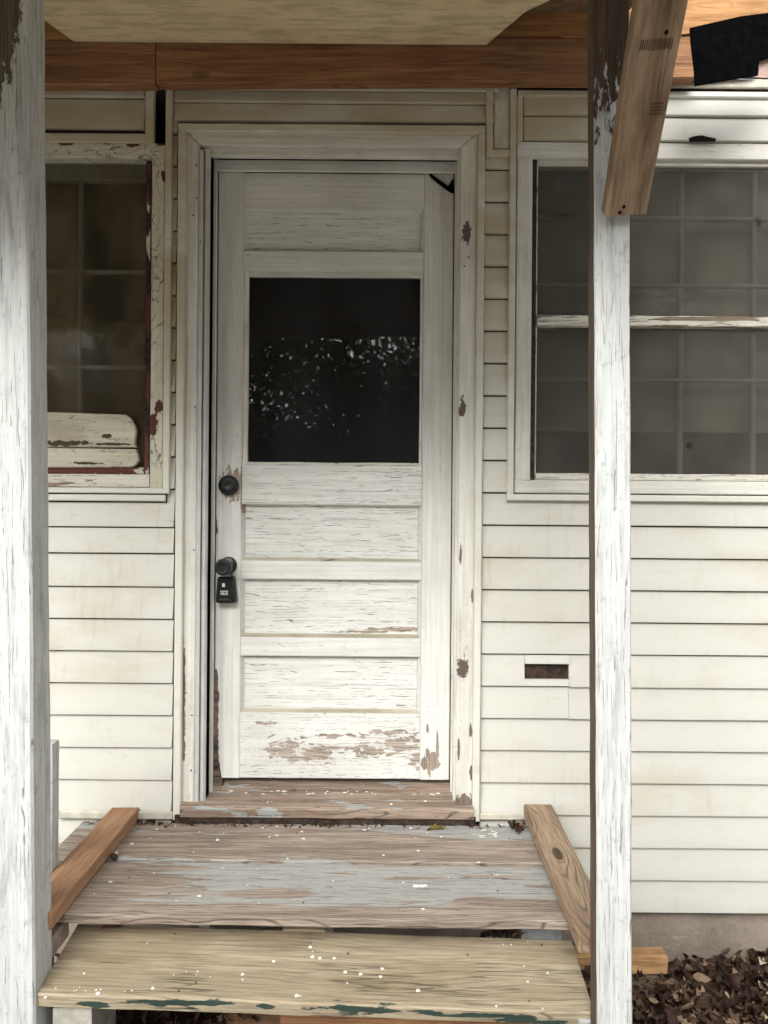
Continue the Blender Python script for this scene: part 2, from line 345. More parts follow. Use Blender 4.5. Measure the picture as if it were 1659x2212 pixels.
def M_grassy():
    t = NT('yard_grass'); v = t.pos(); a = t.noise(v, .6, 8, .7)
    t.bsdf(t.mix(t.ss(a, .4, .65), (.035, .045, .016), (.07, .055, .03)), .95, t.noise(v, 20, 5, .7), .03, 1, .1); return t.m
m_yard = M_grassy()
def leafmat(n, a, b):
    t = NT(n); v = t.pos(); x = t.noise(v, 25, 4, .6)
    t.bsdf(t.mix(t.ss(x, .3, .7), a, b), .75, t.noise(v, 160, 3, .6), .001, .6, .25); return t.m
LM = [leafmat('dead_leaf_dark', (.022, .012, .008), (.055, .030, .019)), leafmat('dead_leaf_brown', (.05, .028, .018), (.11, .066, .042)),
      leafmat('dead_leaf_tan', (.15, .098, .062), (.27, .19, .125)), leafmat('dead_leaf_pale', (.32, .26, .17), (.48, .41, .29))]
m_leafgreen = leafmat('yellow_green_leaf', (.14, .11, .02), (.22, .18, .045))
m_tree = [leafmat('tree_leaves', (.02, .045, .012), (.06, .10, .03)), leafmat('tree_leaves_light', (.05, .08, .025), (.10, .13, .05))]
m_bark = M_plain('bark', (.07, .055, .042), .9, .1, .4, 20, 1)

# ---------------------------------------------------------------- objects
WM = {}
def link(o, parent=None, M=None):
    COL.objects.link(o); M = M if M is not None else Matrix.Identity(4)
    WM[o.name] = M.copy()
    if parent is not None:
        o.parent = parent; o.matrix_basis = WM[parent.name].inverted() @ M
    else: o.matrix_basis = M
    return o
def thing(name, label, cat, loc, group=None):
    o = bpy.data.objects.new(name, None); o.empty_display_size = .05
    link(o, None, Matrix.Translation(Vector(loc))); o['label'] = label; o['category'] = cat
    if group: o['group'] = group
    return o
def tag(o, label, cat, group=None):
    o['label'] = label; o['category'] = cat
    if group: o['group'] = group
    return o
def meshobj(name, vs, fs, mat, parent=None, M=None, angle=35, mi=None):
    me = bpy.data.meshes.new(name); me.from_pydata([tuple(v) for v in vs], [], fs)
    for m in (mat if isinstance(mat, list) else [mat]): me.materials.append(m)
    if mi:
        for p, i in zip(me.polygons, mi): p.material_index = i
    me.validate()
    me.shade_smooth(); me.set_sharp_from_angle(angle=R(angle))
    o = bpy.data.objects.new(name, me); return link(o, parent, M)
def frame(c, X, Y):
    X = Vector(X).normalized(); Y = Vector(Y); Y = (Y - X * Y.dot(X)).normalized(); Z = X.cross(Y)
    m = Matrix((X, Y, Z)).transposed().to_4x4(); m.translation = Vector(c); return m
def sweep(name, sec, L, M, mat, parent, n=10, wob=0.0, freq=9, endwob=0.0, side=None, wave=0.0):
    """extrude section (local y,z points) along local X with hand-made unevenness"""
    sd_ = random.random() * 100; k = len(sec); vs = []; fs = []
    for i in range(n + 1):
        x = -L / 2 + L * i / n
        for j, (y, z) in enumerate(sec):
            a = noise.noise_vector(Vector((x * freq + sd_, y * 14 + sd_, z * 14))) * wob
            b = noise.noise(Vector((x * 2.5, sd_, 3.3))) * wave
            ex = 0
            if endwob and i in (0, n): ex = noise.noise(Vector((y * 60 + sd_, z * 60, i))) * endwob
            vs.append((x + ex, y + a.y, z + a.z + b))
    for i in range(n):
        for j in range(k):
            a = i * k + j; b = i * k + (j + 1) % k
            fs.append((a, b, b + k, a + k))
    fs.append(tuple(reversed(range(k)))); fs.append(tuple(n * k + j for j in range(k)))
    # keep the winding outward
    ar = sum(sec[j][0] * sec[(j + 1) % k][1] - sec[(j + 1) % k][0] * sec[j][1] for j in range(k))
    if ar > 0: pass
    fs = [tuple(reversed(f)) for f in fs] if ar > 0 else fs
    mi = None; mats = mat
    if side is not None:       # (direction test on section edges, material)
        test, m2 = side; mats = [mat, m2]; mi = []
        for i in range(n):
            for j in range(k):
                y0, z0 = sec[j]; y1, z1 = sec[(j + 1) % k]
                mi.append(1 if test((y0 + y1) / 2, (z0 + z1) / 2) else 0)
        mi += [0, 0]
    return meshobj(name, vs, fs, mats, parent, M, mi=mi)
def rectsec(w_, t_, ch):
    a, b = w_ / 2, t_ / 2; c = min(ch, a * .8, b * .8)
    return [(-a + c, -b), (a - c, -b), (a, -b + c), (a, b - c), (a - c, b), (-a + c, b), (-a, b - c), (-a, -b + c)]
def plank(name, c, X, Y, L, w_, t_, mat, parent, ch=.003, n=None, wob=.0008, endwob=0.0, side=None, wave=0.0):
    n = n or max(2, min(28, int(L / .06)))
    return sweep(name, rectsec(w_, t_, ch), L, frame(c, X, Y), mat, parent, n, wob, side=side, endwob=endwob, wave=wave)
XX, YY, ZZ = Vector((1, 0, 0)), Vector((0, 1, 0)), Vector((0, 0, 1))
def bar(name, U0, U1, V0, V1, d, th, mat, parent, o='H', ch=.003, wob=.0006, **k):
    """board on the wall: front face at distance d, th thick, grain horizontal or vertical"""
    a, b = W(U0, V1, d), W(U1, V0, d); c = (a + b) / 2 + YY * th / 2; w_, h_ = b.x - a.x, b.z - a.z
    if o == 'H': return plank(name, c, XX, ZZ, w_, h_, th, mat, parent, ch, wob=wob, **k)
    return plank(name, c, ZZ, -XX, h_, w_, th, mat, parent, ch, wob=wob, **k)
def prism(name, pts, y0, y1, mat, parent=None, M=None):
    """polygon in x,z extruded from y0 to y1"""
    n = len(pts); vs = [(x, y0, z) for x, z in pts] + [(x, y1, z) for x, z in pts]
    ar = sum(pts[i][0] * pts[(i + 1) % n][1] - pts[(i + 1) % n][0] * pts[i][1] for i in range(n))
    f = [tuple(range(n)), tuple(reversed(range(n, 2 * n)))] + [(i, i + n, (i + 1) % n + n, (i + 1) % n) for i in range(n)]
    if ar < 0: f = [tuple(reversed(q)) for q in f]
    cx = sum(v[0] for v in vs) / len(vs); cy = (y0 + y1) / 2; cz = sum(v[2] for v in vs) / len(vs)
    vs = [(x - cx, y - cy, z - cz) for x, y, z in vs]
    return meshobj(name, vs, f, mat, parent, Matrix.Translation((cx, cy, cz)))
def wprism(name, px, d, th, mat, parent=None):
    q = [P(u, v, d) for u, v in px]
    return prism(name, [(p.x, p.z) for p in q], d, d + th, mat, parent)
def lathe(name, c, prof, mat, parent, axis=(0, -1, 0), seg=40):
    """profile (along axis, radius)"""
    vs = []; fs = []
    for (h, r) in prof:
        for k in range(seg):
            a = 2 * math.pi * k / seg; vs.append((r * math.cos(a), r * math.sin(a), h))
    for i in range(len(prof) - 1):
        for k in range(seg):
            a = i * seg + k; b = i * seg + (k + 1) % seg; fs.append((a, b, b + seg, a + seg))
    fs.append(tuple(reversed(range(seg)))); fs.append(tuple((len(prof) - 1) * seg + k for k in range(seg)))
    q = Vector(axis).to_track_quat('Z', 'Y').to_matrix().to_4x4(); q.translation = Vector(c)
    return meshobj(name, vs, fs, mat, parent, q)

# ================================================================ SETTING
def sheet(name, x0, x1, y0, y1, z, nx, ny, mat, amp=0):
    vs = []; fs = []
    for j in range(ny + 1):
        for i in range(nx + 1):
            x = x0 + (x1 - x0) * i / nx; y = y0 + (y1 - y0) * j / ny
            vs.append((x, y, z + amp * noise.noise(Vector((x * 3, y * 3, 0))) + amp * .5 * noise.noise(Vector((x * 9, y * 9, 4)))))
    for j in range(ny):
        for i in range(nx):
            a = j * (nx + 1) + i; fs.append((a, a + 1, a + nx + 2, a + nx + 1))
    o = meshobj(name, vs, fs, mat); o['kind'] = 'structure'; return o
sheet('ground', -150, 150, -150, 150, -.03, 4, 4, m_yard)
sheet('soil', -2.2, 2.6, 1.22, D + .03, 0, 60, 50, m_soil, .018)

m_conc = M_plain('pale_bounce_concrete', (.56, .53, .47), .9, .1, .2, 3, .3)
sheet('bounce_walk', -7, 7, -6.5, 1.22, .005, 10, 10, m_conc, .0)  # unseen pale ground added to bounce light onto the ceiling and upper wall
# ================================================================ HOUSE
house = thing('house', 'old house wall with cream vinyl siding around the peeling front door', 'house', (0, D + .02, 0))
def box(name, x0, x1, y0, y1, z0, z1, mat, parent, ch=.002):
    return plank(name, ((x0 + x1) / 2, (y0 + y1) / 2, (z0 + z1) / 2), XX, ZZ, x1 - x0, z1 - z0, y1 - y0, mat, parent, ch, n=2, wob=0)
zt = H + 1.36; zs = wz(852)
# sheathing behind the siding, with openings for the door and both windows
for (U0, U1, V0, V1) in [(-2600, -520, -60, 850), (-520, -375, -930, 850), (161.5, 325, -930, 850), (325, 2600, -60, 850), (-375, 158, -930, -789),
                         (-2600, -520, -930, -770), (325, 2600, -930, -780), (-2600, -1100, -770, -60), (1100, 2600, -780, -60), (-396, 162, 672, 850)]:
    if (U0, U1, V0, V1) == (-520, -375, -930, 850):
        # a gap is torn open beside the left window head
        box('sheathing', wx(-524), wx(-440), D + .095, D + .10, wz(-760), wz(-960), m_dark, house)  # dark backing sheet that paints the gap's inner shade, not sheathing
        box('sheathing', wx(-475), wx(-398), D + .004, D + .09, wz(850), wz(-930), m_sheath, house)
        box('sheathing', wx(-520), wx(-475), D + .004, D + .09, wz(850), wz(-780), m_sheath, house)
        continue
    box('sheathing', wx(U0), wx(U1), D + .004, D + .09, wz(V1), wz(V0), m_sheath, house)
f = bar('foundation', -2600, 2600, 857, 1010, D + .022, .2, m_found, house, ch=.004, wob=.003, n=60)
# rooms behind the windows
box('room_back_wall', wx(-2600), wx(2600), 3.6, 3.7, 0, zt, m_curtain, house)
box('room_side_wall', wx(-2650), wx(-2600), D + .1, 3.7, 0, zt, m_curtain, house)
box('room_side_wall', wx(2600), wx(2650), D + .1, 3.7, 0, zt, m_curtain, house)
box('room_ceiling', wx(-2600), wx(2600), D + .1, 3.6, zt - .05, zt - .01, m_curtain, house)
box('room_floor', wx(-2600), wx(2600), D + .1, 3.6, .3, .34, m_curtain, house)

def siding(U0, U1, Vb, Vt, tl=0.0, skip=False, lift=0.0, mat=None):
    a, b = W(U0, Vb, D), W(U1, Vb, D); h = (Vb - Vt) * D / F; L = b.x - a.x
    k = (Vb - Vt) / 69.2
    o0, o1 = .0150 + lift, .0150 - .0125 * min(1, k) + lift
    # profile: local y up, local z outwards
    sec = [(0, 0), (-.0005, o0 - .003), (.0012, o0), (.0035, o0 + .0003), (h * .35, o0 * .65 + o1 * .35 - .0006), (h * .7, o0 * .3 + o1 * .7 - .0006), (h - .0045, o1), (h - .0045, 0)]
    M = frame(((a.x + b.x) / 2, D, a.z), XX, ZZ)      # local z = X x Z = -Y : towards the camera
    if tl: M = M @ Matrix.Rotation(tl, 4, 'Z')
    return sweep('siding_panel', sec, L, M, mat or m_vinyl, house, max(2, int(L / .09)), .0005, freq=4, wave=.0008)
def lips(k):  # V of the butt edge of course k
    return 94.6 + 69.2 * k if k >= 0 else 94.6 + 69.6 * k
# left of the door below the window
siding(-1500, -452, 36, -19, .0)
vv = [92, 163.8] + [lips(k) for k in range(2, 12)]
prev = 36
for v_ in vv:
    siding(-1500, -452, v_, prev, random.uniform(-.0008, .0008)); prev = v_
# narrow strip between the left window and the door
for k in range(-13, 0):
    siding(-467, -451, lips(k) - 2, lips(k - 1) - 2)
# narrow strip right of the door
for k in range(-12, 0):
    siding(212, 266, lips(k), lips(k - 1), random.uniform(-.004, .004))
siding(212, 1500, lips(-1), -30, 0)
for k in range(0, 12):
    t0 = lips(k - 1)
    tl = random.uniform(.0002, .0012) * -1
    if k == 4:
        siding(212, 305, lips(k), t0, 0); siding(400.5, 1500, lips(k) + 1.5, t0, 0, lift=.0012)
        siding(305.3, 400, 324, t0, 0); siding(305.3, 400, lips(k), 354, 0)
        box('rotten_board', wx(300), wx(406), D + .001, D + .004, wz(358), wz(320), m_rot if 'm_rot' in globals() else m_sheath, house)
    elif k == 5:
        siding(212, 400, lips(k), t0, 0); siding(400.5, 1500, lips(k) + 1, t0, 0, lift=.0012)
    else: siding(212, 1500, lips(k), t0, 0)
# over the left window
siding(-1500, -522, -819, -888); siding(-1500, -522, -888, -940)
bar('trim_channel', -1500, -522, -814, -794, D - .021, .02, m_trim, house)
bar('trim_channel', -523, -504.5, -940, -794, D - .023, .022, m_trim, house, 'V')
# over the door
siding(-458, 232, -838, -879); siding(-458, 232, -879, -905); siding(-458, 226, -905, -935)
bar('trim_channel', -458, 240, -925, -911, D - .018, .012, m_trim, house)
bar('siding_channel', 214, 229, -918, -771, D - .022, .02, m_trim, house, 'V')
bar('siding_channel', 214, 268, -787, -771.5, D - .020, .018, m_trim, house)
bar('corner_board', 231, 265, -934, -788, D - .014, .014, m_flash, house, 'V')
bar('fascia_strip', 100, 1500, -942, -923, D - .012, .012, m_flash, house)
# over the right window
siding(294, 1500, -857, -905); siding(294, 1500, -803, -857)
bar('trim_channel', 283, 1500, -915, -902, D - .018, .016, m_trim, house)
bar('trim_channel', 280.5, 294, -901.5, -805, D - .020, .018, m_trim, house, 'V')
wprism('hole_shade', [(1488, 298), (1500, 294), (1517, 292), (1527, 295), (1547, 299), (1546, 304.5), (1490, 304.5)], D - .0165, .006, m_dark, house)  # thin dark plate on the siding, painting the hole's inner shade
# J channels around the windows
bar('window_channel', 266, 280, -917, -27, D - .024, .022, m_trim, house, 'V')
bar('window_channel', 266, 1500, -41, -27, D - .026, .018, m_trim, house)
o = bar('window_channel', -479, -464.5, -928, -36, D - .024, .022, m_trim, house, 'V')
bar('window_channel', -1500, -465, -48, -36, D - .026, .020, m_trim, house)
bar('starter_strip', -1500, -473, -33, -19, D - .022, .01, m_trim, house)
bar('bottom_flange', -700, -452, 652, 669, D - .026, .010, m_flash, house)
bar('bottom_flange', 213, 330, 650, 664, D - .026, .010, m_flash, house)

# ---------------------------------------------------------------- door frame
df = bpy.data.objects.new('door_frame', None); link(df, house, Matrix.Translation((wx(-110), D, wz(640))))
bar('outer_trim', -451.5, -434, -819.3, 669, D - .030, .03, m_trim, df, 'V', ch=.004)
bar('outer_trim', 196.3, 212.5, -819.3, 667, D - .030, .03, m_trim, df, 'V', ch=.004)
bar('outer_trim', -451.5, 212.5, -838, -819.6, D - .030, .03, m_trim, df, ch=.004)
def casing(name, pts_, d, th, orient):     # mitred boards
    o = wprism2(name, pts_, d, th, m_casing, df, orient); return o
def wprism2(name, pts_, d, th, mat, parent, orient, ch=.003):
    q = [W(U, V, d) for U, V in pts_]; cx = sum(p.x for p in q) / len(q); cz = sum(p.z for p in q) / len(q)
    if orient == 'H': M = frame((cx, d, cz), XX, ZZ); loc = [(p.x - cx, p.z - cz) for p in q]
    else: M = frame((cx, d, cz), ZZ, -XX); loc = [(p.z - cz, -(p.x - cx)) for p in q]
    n = len(loc)
    if sum(loc[i][0] * loc[(i + 1) % n][1] - loc[(i + 1) % n][0] * loc[i][1] for i in range(n)) < 0: loc.reverse()
    sc_ = 1
    ins = []
    for i in range(n):
        a, b, c = Vector(loc[i - 1]), Vector(loc[i]), Vector(loc[(i + 1) % n])
        e1, e2 = (b - a).normalized(), (c - b).normalized()
        n1, n2 = Vector((-e1.y, e1.x)), Vector((-e2.y, e2.x)); bi = n1 + n2; l = bi.length
        ins.append(b + bi / l * (ch / max(.3, l / 2)))
    # local z points to the camera
    vs = [(x, y, 0) for x, y in ins] + [(x, y, -ch) for x, y in loc] + [(x, y, -th) for x, y in loc]
    fs = [tuple(range(n)), tuple(reversed(range(2 * n, 3 * n)))]
    for r in (0, 1):
        for i in range(n):
            a, b = r * n + i, r * n + (i + 1) % n; fs.append((a, a + n, b + n, b))
    return meshobj(name, vs, fs, mat, parent, M)
casing('side_casing', [(-433, -819), (-405, -790), (-405, 637), (-433, 637)], D - .016, .03, 'V')
casing('side_casing', [(195.8, -819), (159.8, -790), (159.8, 637), (195.8, 637)], D - .016, .03, 'V')
casing('head_casing', [(-432, -819.2), (194.5, -819.2), (159, -790.6), (-404.5, -790.6)], D - .014, .03, 'H')
bar('casing_bead', -425, 190, -806, -803.5, D - .016, .004, m_casing, df, ch=.0008)
bar('metal_strip', -404.5, -396, -780, 641, D - .018, .006, m_metal, df, 'V', ch=.001)
bar('weatherstrip', -395.5, -382, -782, 643, D - .012, .018, m_metal, df, 'V', ch=.006)
bar('weather_seal', -381.5, -378, -778, 636, D + .012, .05, m_felt, df, 'V', ch=.001)
bar('door_stop', -377, -366, -763, 612, D + .040, .012, m_frame, df, 'V')
bar('door_stop', 148, 153.5, -763, 604, D + .040, .012, m_frame, df, 'V')
bar('jamb', 153.8, 161, -786, 627, D + .002, .12, m_frame, df, 'V')
bar('head_stop', -396, 158, -785, -766.5, D + .004, .02, m_frame, df)
bar('head_seal', -380, 153, -766, -762.6, D + .03, .05, m_felt, df, ch=.0008)
bar('head_jamb', -378, 148, -762.3, -734, D + .045, .009, m_frame, df)
for (u, v) in [(421, 879), (430.5, 879.5), (418.5, 1188), (428, 1189), (414.5, 1545), (425, 1546), (413, 1664), (423, 1666), (433, 522), (425, 428), (417, 465), (424, 357), (380, 1477), (1003, 575), (1012, 556)]:
    lathe('screw', P(u, v, D - .0165), [(0, .0026), (.0012, .0026), (.0016, .0012)], m_dark, df, seg=10)
# sill boards, sloping out
def slope_board(name, x0, x1, y0, z0, y1, z1, th, mat, parent, **k):
    """board whose top surface runs from front edge (y0,z0) to back edge (y1,z1)"""
    Y = Vector((0, y1 - y0, z1 - z0)); w_ = Y.length; Yn = Y.normalized(); Zn = XX.cross(Yn)
    c = Vector(((x0 + x1) / 2, (y0 + y1) / 2, (z0 + z1) / 2)) - Zn * th / 2
    return plank(name, c, XX, Yn, x1 - x0, w_, th, mat, parent, **k)
slope_board('sill', wx(-437, 2.25), wx(199, 2.25), 2.248, H - .941, 2.352, H - .926, .038, m_sill, df, ch=.006, wob=.0022, endwob=.004, n=40)
slope_board('threshold', wx(-380, 2.35), wx(151, 2.35), 2.346, H - .913, 2.43, H - .900, .022, m_sill, df, ch=.004, wob=.0016, n=30)
box('sill_backing', wx(-440), wx(200), 2.262, D, H - .998, H - .972, m_sheath, df)

# ---------------------------------------------------------------- door
door = bpy.data.objects.new('door', None); link(door, house, Matrix.Translation((wx(-110, 2.36), 2.36, wz(577, 2.36))))
dd = D + .060
bar('stile', -363.6, -307.4, -731.3, 577, dd, .04, m_stile, door, 'V')
bar('stile', 81.6, 145.6, -731.3, 577.5, dd, .04, m_stile, door, 'V')
def rail(V0, V1, mat=m_stile): return bar('rail', -307, 81.2, V0, V1, dd + .0006, .038, mat, door)
rail(-731.3, -655); rail(-563, -518); rail(-100, -14, m_panel); rail(107, 147); rail(272, 313); rail(435, 577.3, m_brail)
m_ledge = M_paint('dusty_moulding_ledge', (.50, .465, .36), peel=.66, crack=.5, dirt=.6, dirtcol=(.2, .16, .10))
def dpanel(V0, V1):
    bar('panel', -300, 74, V0, V1, dd + .019, .012, m_panel, door, wob=.0004)
    # sloped sticking round the panel
    for (a, b, c, d_) in ((-307, 81, V0, 0), (-307, 81, V1, 1)):
        pass
    y0, y1 = dd + .001, dd + .0195; s = .0095
    x0, x1, z0, z1 = wx(-307, dd), wx(81.3, dd), wz(V1, dd), wz(V0, dd)
    vs = [(x0, y0, z0), (x1, y0, z0), (x1, y0, z1), (x0, y0, z1), (x0 + s, y1, z0 + s), (x1 - s, y1, z0 + s), (x1 - s, y1, z1 - s * .4), (x0 + s, y1, z1 - s * .4)]
    fs = [(0, 1, 5, 4), (1, 2, 6, 5), (2, 3, 7, 6), (3, 0, 4, 7)]
    vs = [(x, y, z) for x, y, z in vs]
    back = [(x, dd + .022, z) for x, y, z in vs[:4]]
    vs += back; fs += [(0, 8, 9, 1), (1, 9, 10, 2), (2, 10, 11, 3), (3, 11, 8, 0)]
    cx, cz = (x0 + x1) / 2, (z0 + z1) / 2
    meshobj('panel_moulding', [(x - cx, y - dd, z - cz) for x, y, z in vs], fs, [m_stile, m_ledge], door, Matrix.Translation((cx, dd, cz)), angle=20, mi=[1] + [0] * 7)
for a, b in ((-655, -563), (-14, 107), (147, 272), (313, 435)): dpanel(a, b)
# door glass
bar('glazing_bead', -307, -296, -518, -100, dd + .003, .02, m_frame, door, 'V', ch=.003, wob=.0012)
bar('glazing_bead', 75, 81.3, -518, -100, dd + .003, .02, m_frame, door, 'V', ch=.003, wob=.0012)
bar('glazing_bead', -296, 75, -518, -507, dd + .003, .02, m_frame, door, ch=.003, wob=.0014, n=30)
bar('glazing_bead', -296, 75, -106, -100, dd + .003, .02, m_sash, door, ch=.002, wob=.0018, n=30)
def pane(name, U0, U1, V0, V1, d, mat, parent):
    a, b = W(U0, V1, d), W(U1, V0, d); c = (a + b) / 2
    hx, hz = (b.x - a.x) / 2, (b.z - a.z) / 2
    return meshobj(name, [(-hx, 0, -hz), (hx, 0, -hz), (hx, 0, hz), (-hx, 0, hz)], [(0, 1, 2, 3)], mat, parent, Matrix.Translation(c))
pane('pane', -299, 77, -510, -103, dd + .014, m_glass_door, door)
bar('inner_curtain', -305, 80, -515, -100, dd + .030, .004, m_dark, door)
# rotten edge strip at the lock side
def ragged(px, d, th, mat, name, parent, amp=2.0):
    out = []
    for i in range(len(px)):
        a, b = px[i], px[(i + 1) % len(px)]; L = math.hypot(b[0] - a[0], b[1] - a[1]); n = max(1, int(L / 6))
        for k in range(n):
            t = k / n; out.append((a[0] + (b[0] - a[0]) * t + random.uniform(-amp, amp), a[1] + (b[1] - a[1]) * t + random.uniform(-amp, amp)))
    return wprism(name, out, d, th, mat, parent)
m_rot = M_wood('rotten_brown_wood', (.07, .05, .038), (.18, .135, .10), sy=30, k=.5, checks=1.0)
ragged([(459, 1448), (467, 1447), (471, 1500), (469, 1560), (470, 1640), (480, 1690), (474, 1704), (455, 1706), (457, 1600)], D + .050, .012, m_rot, 'rotten_edge', door, 1.4)
ragged([(461, 1100), (465, 1098), (469, 1130), (471, 1148), (466, 1158), (461, 1140)], dd - .0015, .004, m_rot, 'rotten_edge', door, .8)
wprism('torn_corner_brace', [(925, 372), (932, 376), (953, 391), (968, 402), (979, 384), (981, 417), (975, 416), (962, 408), (945, 395), (930, 382)], dd - .006, .004, m_felt, door)
# hardware
def at(U, V, d): return W(U, V, d)
ph = P(494.4, 1048.5, dd); rr = 21.5 * dd / F
lathe('deadbolt', ph, [(0, rr), (.008, rr), (.013, rr * .94), (.017, rr * .78), (.018, rr * .66), (.015, rr * .60), (.016, rr * .35), (.012, 0.001)], m_black, door)
pk = P(493.8, 1221, dd); rk = 18.6 * dd / F
knob = lathe('door_knob', pk, [(0, rk), (.006, rk), (.010, rk * .9), (.013, rk * .55), (.016, .011), (.040, .011), (.046, .018), (.054, .0262), (.063, .0275), (.071, .0255), (.0745, .020), (.0735, .0125), (.071, .010), (.0705, .001)], m_black, door, axis=(-.06, -1, -.03))
# ---------------------------------------------------------------- lock box hung on the knob
lb = thing('lock_box', 'small black key lock box with number dials hanging from the door knob', 'lock box', P(486, 1303, dd - .02))
bd = dd - .040
def rounded(cx, v0, v1, wt_, wb_, r=5):
    pts_ = []
    for (x, y, sx, sy) in ((cx - wt_, v0, 1, 1), (cx + wt_, v0, -1, 1), (cx + wb_, v1, -1, -1), (cx - wb_, v1, 1, -1)):
        st = {(1, 1): 180, (-1, 1): 270, (-1, -1): 0, (1, -1): 90}[(sx, sy)]
        for k in range(6):
            a = R(st + k * 18); pts_.append((x + sx * r + r * math.cos(a), y + sy * r + r * math.sin(a)))
    return pts_
pf = rounded(485.5, 1248, 1303, 16.3, 19.8)
q = [P(u, v, bd) for u, v in pf]
def wprism_ch(name, pf, d, th, mat, parent, ch=.003):
    q = [P(u, v, d) for u, v in pf]; return wprism2(name, [((p.x) * F / d, (H - p.z) * F / d) for p in q], d, th, mat, parent, 'H', ch)
wprism_ch('case', pf, bd, .024, m_box, lb)
wprism_ch('back_plate', rounded(491, 1250, 1302, 17, 21.5), bd + .0245, .012, m_boxside, lb, .002)
wprism_ch('label', [(479.5, 1260.3), (485.4, 1260.3), (485.8, 1268), (480.2, 1268)], bd - .0005, .0005, m_print, lb, .0001)
for i in range(4):
    x = 475.2 + i * 4.5
    wprism_ch('dial', [(x - .3, 1275), (x + 3.6, 1275), (x + 3.6, 1285.5), (x - .3, 1285.5)], bd - .0011, .0012, m_black, lb, .0004)
DIG = {0: '111101101101111', 1: '010110010010111', 2: '111001111100111', 3: '111001011001111', 4: '101101111001001', 5: '111100111001111', 6: '111100111101111', 8: '111101111101111', 9: '111101111001111'}
dig = bpy.data.meshes.new('dial_digit')
vs = []; fs = []
for i, (a, b) in enumerate([(4, 4), (6, 8), (4, 2), (9, 6)]):
    for r_, dg in enumerate((a, b)):
        for k, ch_ in enumerate(DIG[dg]):
            if ch_ == '1':
                x = 475.5 + i * 4.5 + (k % 3) * 1.02; y = 1275.8 + r_ * 5.1 + (k // 3) * .86
                p = [P(x, y, bd - .0014), P(x + 1.0, y, bd - .0014), P(x + 1.0, y + .85, bd - .0014), P(x, y + .85, bd - .0014)]
                n0 = len(vs); vs += [tuple(z) for z in p]; fs.append((n0, n0 + 3, n0 + 2, n0 + 1))
meshobj('dial_digits', vs, fs, m_print, lb)
for i in range(9):
    x = 474 + i * 2.3; wprism_ch('embossed_mark', [(x, 1293), (x + 1.5, 1293), (x + 1.5, 1296.6), (x, 1296.6)], bd - .0004, .0004, m_dimprint, lb, .0001)
for i in range(3):
    wprism_ch('button_mark', [(498.6, 1273.2 + i * 4.4), (504, 1273.2 + i * 4.4), (504, 1273.8 + i * 4.4), (498.6, 1273.8 + i * 4.4)], bd - .0004, .0004, m_boxside, lb, .0001)
def tube(name, pts_, r, mat, parent, seg=10):
    vs = []; fs = []; n = len(pts_)
    for i, p in enumerate(pts_):
        t = (pts_[min(i + 1, n - 1)] - pts_[max(i - 1, 0)]).normalized(); a = t.orthogonal().normalized(); b = t.cross(a)
        if i and abs(a.dot(pa)) < .99:
            a = (pa - t * pa.dot(t)).normalized(); b = t.cross(a)
        pa = a
        for k in range(seg):
            an = 2 * math.pi * k / seg; vs.append(p + a * r * math.cos(an) + b * r * math.sin(an))
    for i in range(n - 1):
        for k in range(seg): a = i * seg + k; b = i * seg + (k + 1) % seg; fs.append((a, b, b + seg, a + seg))
    fs.append(tuple(reversed(range(seg)))); fs.append(tuple((n - 1) * seg + k for k in range(seg)))
    c = sum((Vector(v) for v in vs), Vector()) / len(vs)
    return meshobj(name, [Vector(v) - c for v in vs], fs, mat, parent, Matrix.Translation(c))
sh = []
kc = pk + Vector((0, -.028, 0))
for k in range(15):
    a = R(180 + 180 * (1 - k / 14)) if False else R(180 - 180 * k / 14)
    sh.append(kc + Vector((.0165 * math.cos(a), 0, .0165 * math.sin(a))))
sh = [kc + Vector((-.0165, 0, -.032))] + sh + [kc + Vector((.0165, 0, -.032))]
tube('shackle', sh, .0035, m_boxside, lb)
wprism_ch('cap', rounded(487.5, 1246.5, 1254, 17, 18, 2.5), bd + .003, .030, m_box, lb, .002)

# ---------------------------------------------------------------- right window
wr = bpy.data.objects.new('window', None); link(wr, house, Matrix.Translation((wx(640), D, wz(-43))))
wr['label'] = 'wide screened window right of the door'
bar('window_casing', 281.5, 315.5, -767, -72, D - .006, .05, m_casing, wr, 'V')
bar('window_casing', 281.5, 1100, -803, -767.3, D - .006, .05, m_casing, wr)
bar('window_casing', 281.5, 1100, -71.7, -43, D - .006, .05, m_casing, wr)
bar('sash_stile', 316, 327.5, -765, -72, D + .010, .04, m_sash, wr, 'V', wob=.0012)
bar('sash_rail', 327.7, 1100, -765, -752.5, D + .010, .04, m_frame, wr)
bar('sash_rail', 327.7, 1100, -87, -72, D + .008, .04, m_sash, wr, wob=.0012)
bar('meeting_rail', 327.7, 1100, -429, -404, D + .006, .04, m_rail2, wr, wob=.0025, n=60)
bar('meeting_rail', 327.7, 512, -416, -405, D + .002, .006, m_sash, wr, wob=.0022, n=24)
bar('meeting_rail', 528, 1100, -419, -406, D + .001, .006, m_rail2, wr, wob=.003, n=40)
pane('screen', 326, 1100, -754, -428, D + .022, m_screen, wr)
pane('screen', 326, 1100, -404, -86, D + .022, m_screen, wr)
dw = D + .036
m_munt = M_paint('dull_muntin_paint', (.24, .225, .185), peel=.7, crack=.5, dirt=.4)
for U in (482, 640, 798, 956): bar('muntin', U - 5, U + 5, -752, -86, dw, .02, m_munt, wr, 'V', ch=.004)
for V in (-640, -495, -290): bar('muntin', 326, 1100, V - 4.5, V + 4.5, dw - .003, .02, m_munt, wr, ch=.004)
pane('pane', 326, 1100, -754, -86, dw + .012, m_glass_r, wr)
bar('roller_shade', 320, 1100, -755, -177, dw + .05, .003, m_shade, wr)
